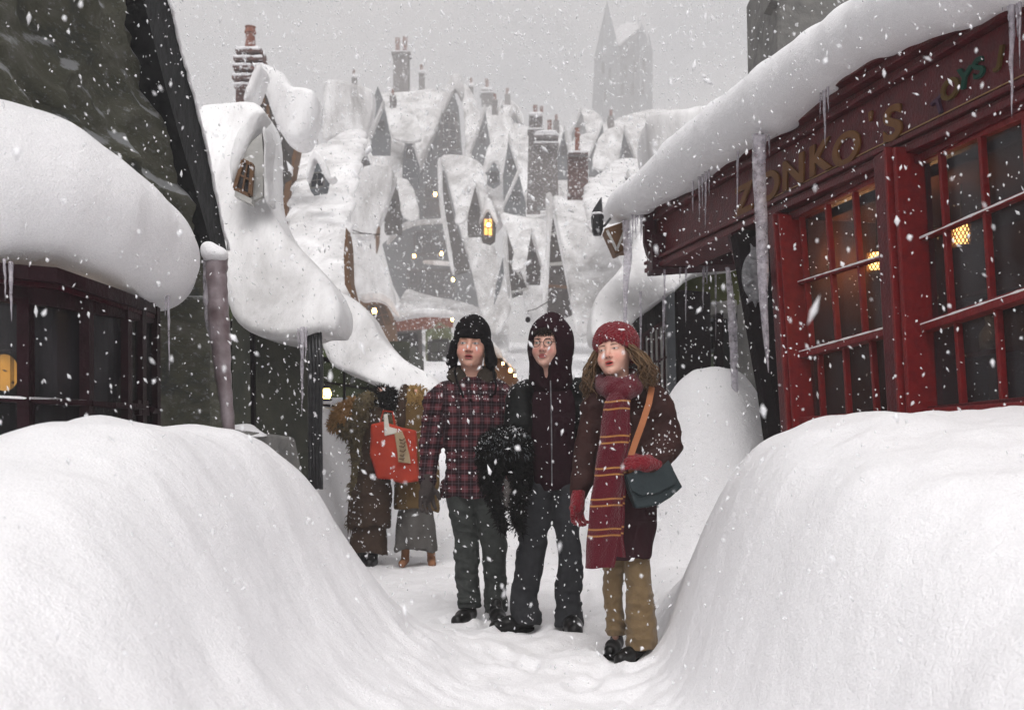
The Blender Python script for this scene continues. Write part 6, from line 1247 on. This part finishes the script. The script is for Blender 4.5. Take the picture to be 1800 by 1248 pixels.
for a, b in zip(st[:-1], st[1:]): m.bar(G.J(*a), G.J(*b) + (G.J(*b) - G.J(*a)) * .03, .030, .006, (.15, -1, .25))
m.build('strap', 'leather_strap', bg_)
m = MB(); m.tube([G.J(1143, 672, .02), G.J(1140, 664, .12), G.J(1150, 700, .2), G.J(1168, 800, .0), G.J(1174, 808, -.10)], .010, 6); m.build('strap', 'leather_strap', bg_)

# ---- two shoppers seen from behind, further up the lane
C1 = Person(9.84, 'person seen from behind in a mossy fur-trimmed cape and black fur hat')
C1.make([[(664, 735, 0, 18), (658, 820, 0, 20), (650, 880, 0, 20)], [(688, 738, 0, 9), (700, 780, -.02, 8), (698, 740, -.05, 6)], [(640, 880, 0, 12), (636, 988, 0, 6)], [(660, 880, 0, 12), (656, 988, 0, 6)]],
        dict(), (672, 722, .03), (170, 0, 0), .95)
C1.cloth('coat', 'brown_coat', [[(662, 735, .0, 22), (660, 800, 0, 26), (652, 870, 0, 34), (648, 920, 0, 38)]], .010, .03, (.012, 14, 3), fsc=(1.4, 1, .3), extra=lambda f: f.cut(lambda x, y, z: (C1.J(0, 926)[2] - z) + .02 * np.sin(x * 14) + 0 * y))
C1.cloth('skirt', 'brown_coat', [[(652, 900, .0, 26), (648, 950, 0, 31), (648, 975, 0, 34)]], .010, .03, (.014, 20, 5), fsc=(1.6, 1, .2), extra=lambda f: f.cut(lambda x, y, z: (C1.J(0, 976)[2] - z) + .03 * np.sin(x * 9 + 1) + 0 * y))
cp = C1.cloth('cape', 'moss_coat', [[(660, 722, .0, 16), (640, 742, .0, 20), (628, 760, 0, 16), (630, 800, 0, 12), (628, 860, 0, 10), (618, 925, 0, 9)], [(660, 722, .0, 16), (680, 745, 0, 18), (668, 800, -.03, 16)], [(640, 740, 0, 18), (612, 752, -.05, 16), (600, 745, -.08, 14)], [(612, 748, -.08, 14), (632, 722, -.10, 14), (650, 700, -.1, 12)]], .009, .03, (.012, 30, 8))
V_ = np.array([q.co[:] for q in cp.data.vertices]); Q_ = np.array([p.vertices[:] for p in cp.data.polygons]); tufts('fringe', 'moss_coat', V_, Q_, 900, .05, .006, .8, cp, 4, .6)
f = Fd(C1.J(572, 790, -.4), C1.J(680, 690, .3), .010); f.chain([C1.J(592, 748, -.10), C1.J(606, 728, -.10), C1.J(624, 712, -.08)], [.055, .075, .06], .03); V_, Q_ = f.net(); o = npmesh('fur_cuff', V_, Q_, 'tan_fur', C1.o); tufts('fur_lock', 'tan_fur', V_, Q_, 700, .045, .006, .3, o, 5)
f = Fd(C1.J(640, 750, -.4), C1.J(710, 665, .4), .010); f.ell(C1.J(674, 702, .03), [.115, .12, .11], .02); V_, Q_ = f.net(); o = npmesh('fur_hat', V_, Q_, 'fur_black', C1.o); tufts('fur_lock', 'fur_black', V_, Q_, 900, .055, .006, .2, o, 6, .7)
C1.cloth('boot', 'shoe', [[(636, 972, .0, 9), (634, 985, -.02, 10), (630, 988, -.10, 9)]], .008, .01, None); C1.cloth('boot', 'shoe', [[(656, 972, .0, 9), (655, 986, -.02, 10), (652, 989, -.10, 9)]], .008, .01, None)
C2 = Person(9.9, 'person seen from behind with curly fair hair, ochre coat and grey skirt')
C2.make([[(728, 735, 0, 16), (728, 820, 0, 18), (728, 880, 0, 20)], [(704, 742, .0, 8), (700, 800, 0, 7), (702, 840, -.05, 5)], [(752, 742, 0, 8), (758, 800, 0, 7), (758, 850, 0, 5)], [(714, 880, 0, 12), (713, 985, 0, 6)], [(752, 880, 0, 12), (757, 985, 0, 6)]], dict(), (728, 722, .03), (185, 0, 0), .95)
C2.cloth('coat', 'ochre_coat', [[(728, 722, .0, 20), (728, 780, 0, 28), (730, 850, 0, 36), (731, 888, 0, 40)], [(708, 735, 0, 15), (700, 790, 0, 13), (702, 836, 0, 11)], [(748, 735, 0, 15), (760, 790, 0, 13), (762, 850, 0, 11)]], .010, .03, (.010, 16, 4), fsc=(1.4, 1, .4), extra=lambda f: f.cut(lambda x, y, z: (C2.J(0, 896)[2] - z) + .015 * np.sin(x * 12) + 0 * y))
C2.cloth('skirt', 'grey_skirt', [[(730, 880, .0, 30), (731, 930, 0, 34), (732, 962, 0, 38)]], .010, .03, (.016, 26, 5), fsc=(1.6, 1, .15), extra=lambda f: f.cut(lambda x, y, z: (C2.J(0, 966)[2] - z) + .02 * np.sin(x * 12) + 0 * y))
f = Fd(C2.J(690, 770, -.4), C2.J(775, 665, .4), .010); f.chain([C2.J(728, 700, .03), C2.J(734, 724, .08), C2.J(742, 745, .08)], [.11, .12, .09], .03); f.noise(.015, 40, 3); V_, Q_ = f.net(); o = npmesh('hair', V_, Q_, 'hair_blond', C2.o); tufts('curl', 'hair_blond', V_, Q_, 900, .05, .006, .5, o, 7, .7)
C2.cloth('scarf', 'brown_coat', [[(708, 700, -.05, 9), (706, 740, -.08, 10), (708, 760, -.08, 8)], [(712, 682, -.02, 7), (710, 700, -.04, 8)]], .008, .02, (.008, 40, 3))
C2.cloth('boot', 'boot_tan', [[(713, 955, .0, 8), (712, 984, -.0, 7), (709, 989, -.09, 7)]], .007, .01, None); C2.cloth('boot', 'boot_tan', [[(757, 955, .0, 8), (758, 984, -.0, 7), (761, 989, -.09, 7)]], .007, .01, None)
sb = thing('shopping_bag', 'bright orange-red paper shopping bag carried by the farther left shopper', 'bag')
slab('bag_body', [(652, 746), (672, 741), (704, 752), (730, 757), (731, 790), (735, 845), (705, 850), (684, 843), (662, 842), (650, 800)], 9.55, .16, .02, 'bag_red', sb, 90, .012, 1, 0)
slab('label_strip', [(693, 762), (706, 756), (712, 770), (720, 800), (722, 815), (700, 812), (697, 786)], 9.53, .012, .003, 'bag_paper', sb, 90, 0, 1, 0)
slab('printed_corner', [(674, 728), (681, 727), (684, 750), (698, 754), (697, 762), (676, 766)], 9.535, .02, .003, 'bag_white', sb, 90, .003, 0, 0)
m = MB()
for v0 in (772, 778, 784, 792, 800, 806): m.tube([P(703 + rng.uniform(-3, 3), v0, 9.512), P(708 + rng.uniform(-2, 2), v0 + 2, 9.512), P(711 + rng.uniform(-2, 3), v0 - 2, 9.512)], .006, 4)
m.build('scribble', 'brown_wood', sb)
m = MB(); m.tube([P(668, 742, 9.58), P(674, 722, 9.6), P(690, 724, 9.6), P(694, 748, 9.6)], .010, 5); m.build('handle', 'bag_red', sb)

# snow caught on hats, shoulders and sleeves
for o in [q for q in scn.objects if q.type == 'MESH' and q.parent is not None and q.name.split('.')[0] in ('jacket', 'coat', 'trapper_hat', 'hood', 'hoodie', 'knitted_hat', 'cape', 'fur_body', 'scarf', 'trousers', 'coat_skirt', 'skirt', 'bag_body')]:
    g = np.random.default_rng(len(o.name) + 11); me = o.data; nn = np.zeros(len(me.vertices) * 3, np.float32); me.vertices.foreach_get('co', nn); Vc = nn.reshape(-1, 3)
    N3 = np.zeros(len(me.vertices) * 3, np.float32); me.vertices.foreach_get('normal', N3); N3 = N3.reshape(-1, 3)
    wgt = np.clip(N3[:, 2] + .12, 0.02, 1) ** 1.5 * (N3[:, 1] < .6); k = int({'trousers': 60, 'scarf': 50, 'coat_skirt': 30, 'skirt': 40, 'bag_body': 25, 'hoodie': 45, 'trapper_hat': 45, 'hood': 60, 'knitted_hat': 35, 'jacket': 220, 'coat': 190, 'fur_body': 160, 'cape': 160}.get(o.name.split('.')[0], 60))
    idx = g.choice(len(Vc), k, p=wgt / wgt.sum()); m = MB()
    for i in idx:
        p = Vc[i] + N3[i] * .002; r = g.uniform(.0018, .0050) * (1.6 if g.random() < .08 else 1); m.tube([p - [0, 0, r * .8], p + g.normal(size=3) * r * .3, p + [g.normal() * r * .5, 0, r * g.uniform(.6, 1.8)]], [r * .5, r, r * .3], 5)
    f_ = m.build('snow_fleck', 'flake', o, smooth=True); f_['kind'] = 'stuff'
# ------------------------------------------------------------------ falling snow
def flakes(n, y0, y1, smin, smax, seed, detail):
    g = np.random.default_rng(seed); 
    y = (g.random(n) * (y1 ** 3 - y0 ** 3) + y0 ** 3) ** (1 / 3); x = (g.random(n) * 2 - 1) * .62 * y; z = HC + (g.random(n) * .80 - .26) * y; keep = z > gz(x, y) + .02; x, y, z = x[keep], y[keep], z[keep]; n = len(x)
    s = g.uniform(smin, smax, n) * np.where(g.random(n) < .12, 1.7, 1); el = g.uniform(1.0, 2.6, n)
    ico = np.array([[0, 0, 1], [.9, 0, .1], [.2, .85, -.1], [-.75, .5, .1], [-.7, -.6, -.1], [.3, -.9, .1], [0, 0, -1]]); fc = [(0, 1, 2), (0, 2, 3), (0, 3, 4), (0, 4, 5), (0, 5, 1), (6, 2, 1), (6, 3, 2), (6, 4, 3), (6, 5, 4), (6, 1, 5)]
    ang = g.normal(-.25, .5, n); V = np.zeros((n, 7, 3)); jit = 1 + g.normal(size=(n, 7)) * .28; L = ico[None] * jit[..., None]
    L = L * s[:, None, None] * .5; L[..., 2] *= el[:, None]
    c, sn = np.cos(ang)[:, None], np.sin(ang)[:, None]; X_ = L[..., 0] * c + L[..., 2] * sn; Z_ = -L[..., 0] * sn + L[..., 2] * c
    V[..., 0] = x[:, None] + X_; V[..., 1] = y[:, None] + L[..., 1]; V[..., 2] = z[:, None] + Z_
    Fc = (np.array(fc)[None] + 7 * np.arange(n)[:, None, None]).reshape(-1, 3); return V.reshape(-1, 3), Fc
FV, FF = [], []; k0 = 0
for a in ((9500, 1.7, 6.5, .0035, .0090, 23, 0), (24000, 6.5, 13, .006, .014, 2, 0), (46000, 13, 60, .020, .055, 3, 0)):
    v_, f_ = flakes(*a); FV.append(v_); FF.append(f_ + k0); k0 += len(v_)
o = npmesh('falling_snow', np.concatenate(FV), np.concatenate(FF), 'flake', None, True); tag(o, 'snowflakes whirling down through the whole lane', kind='stuff')
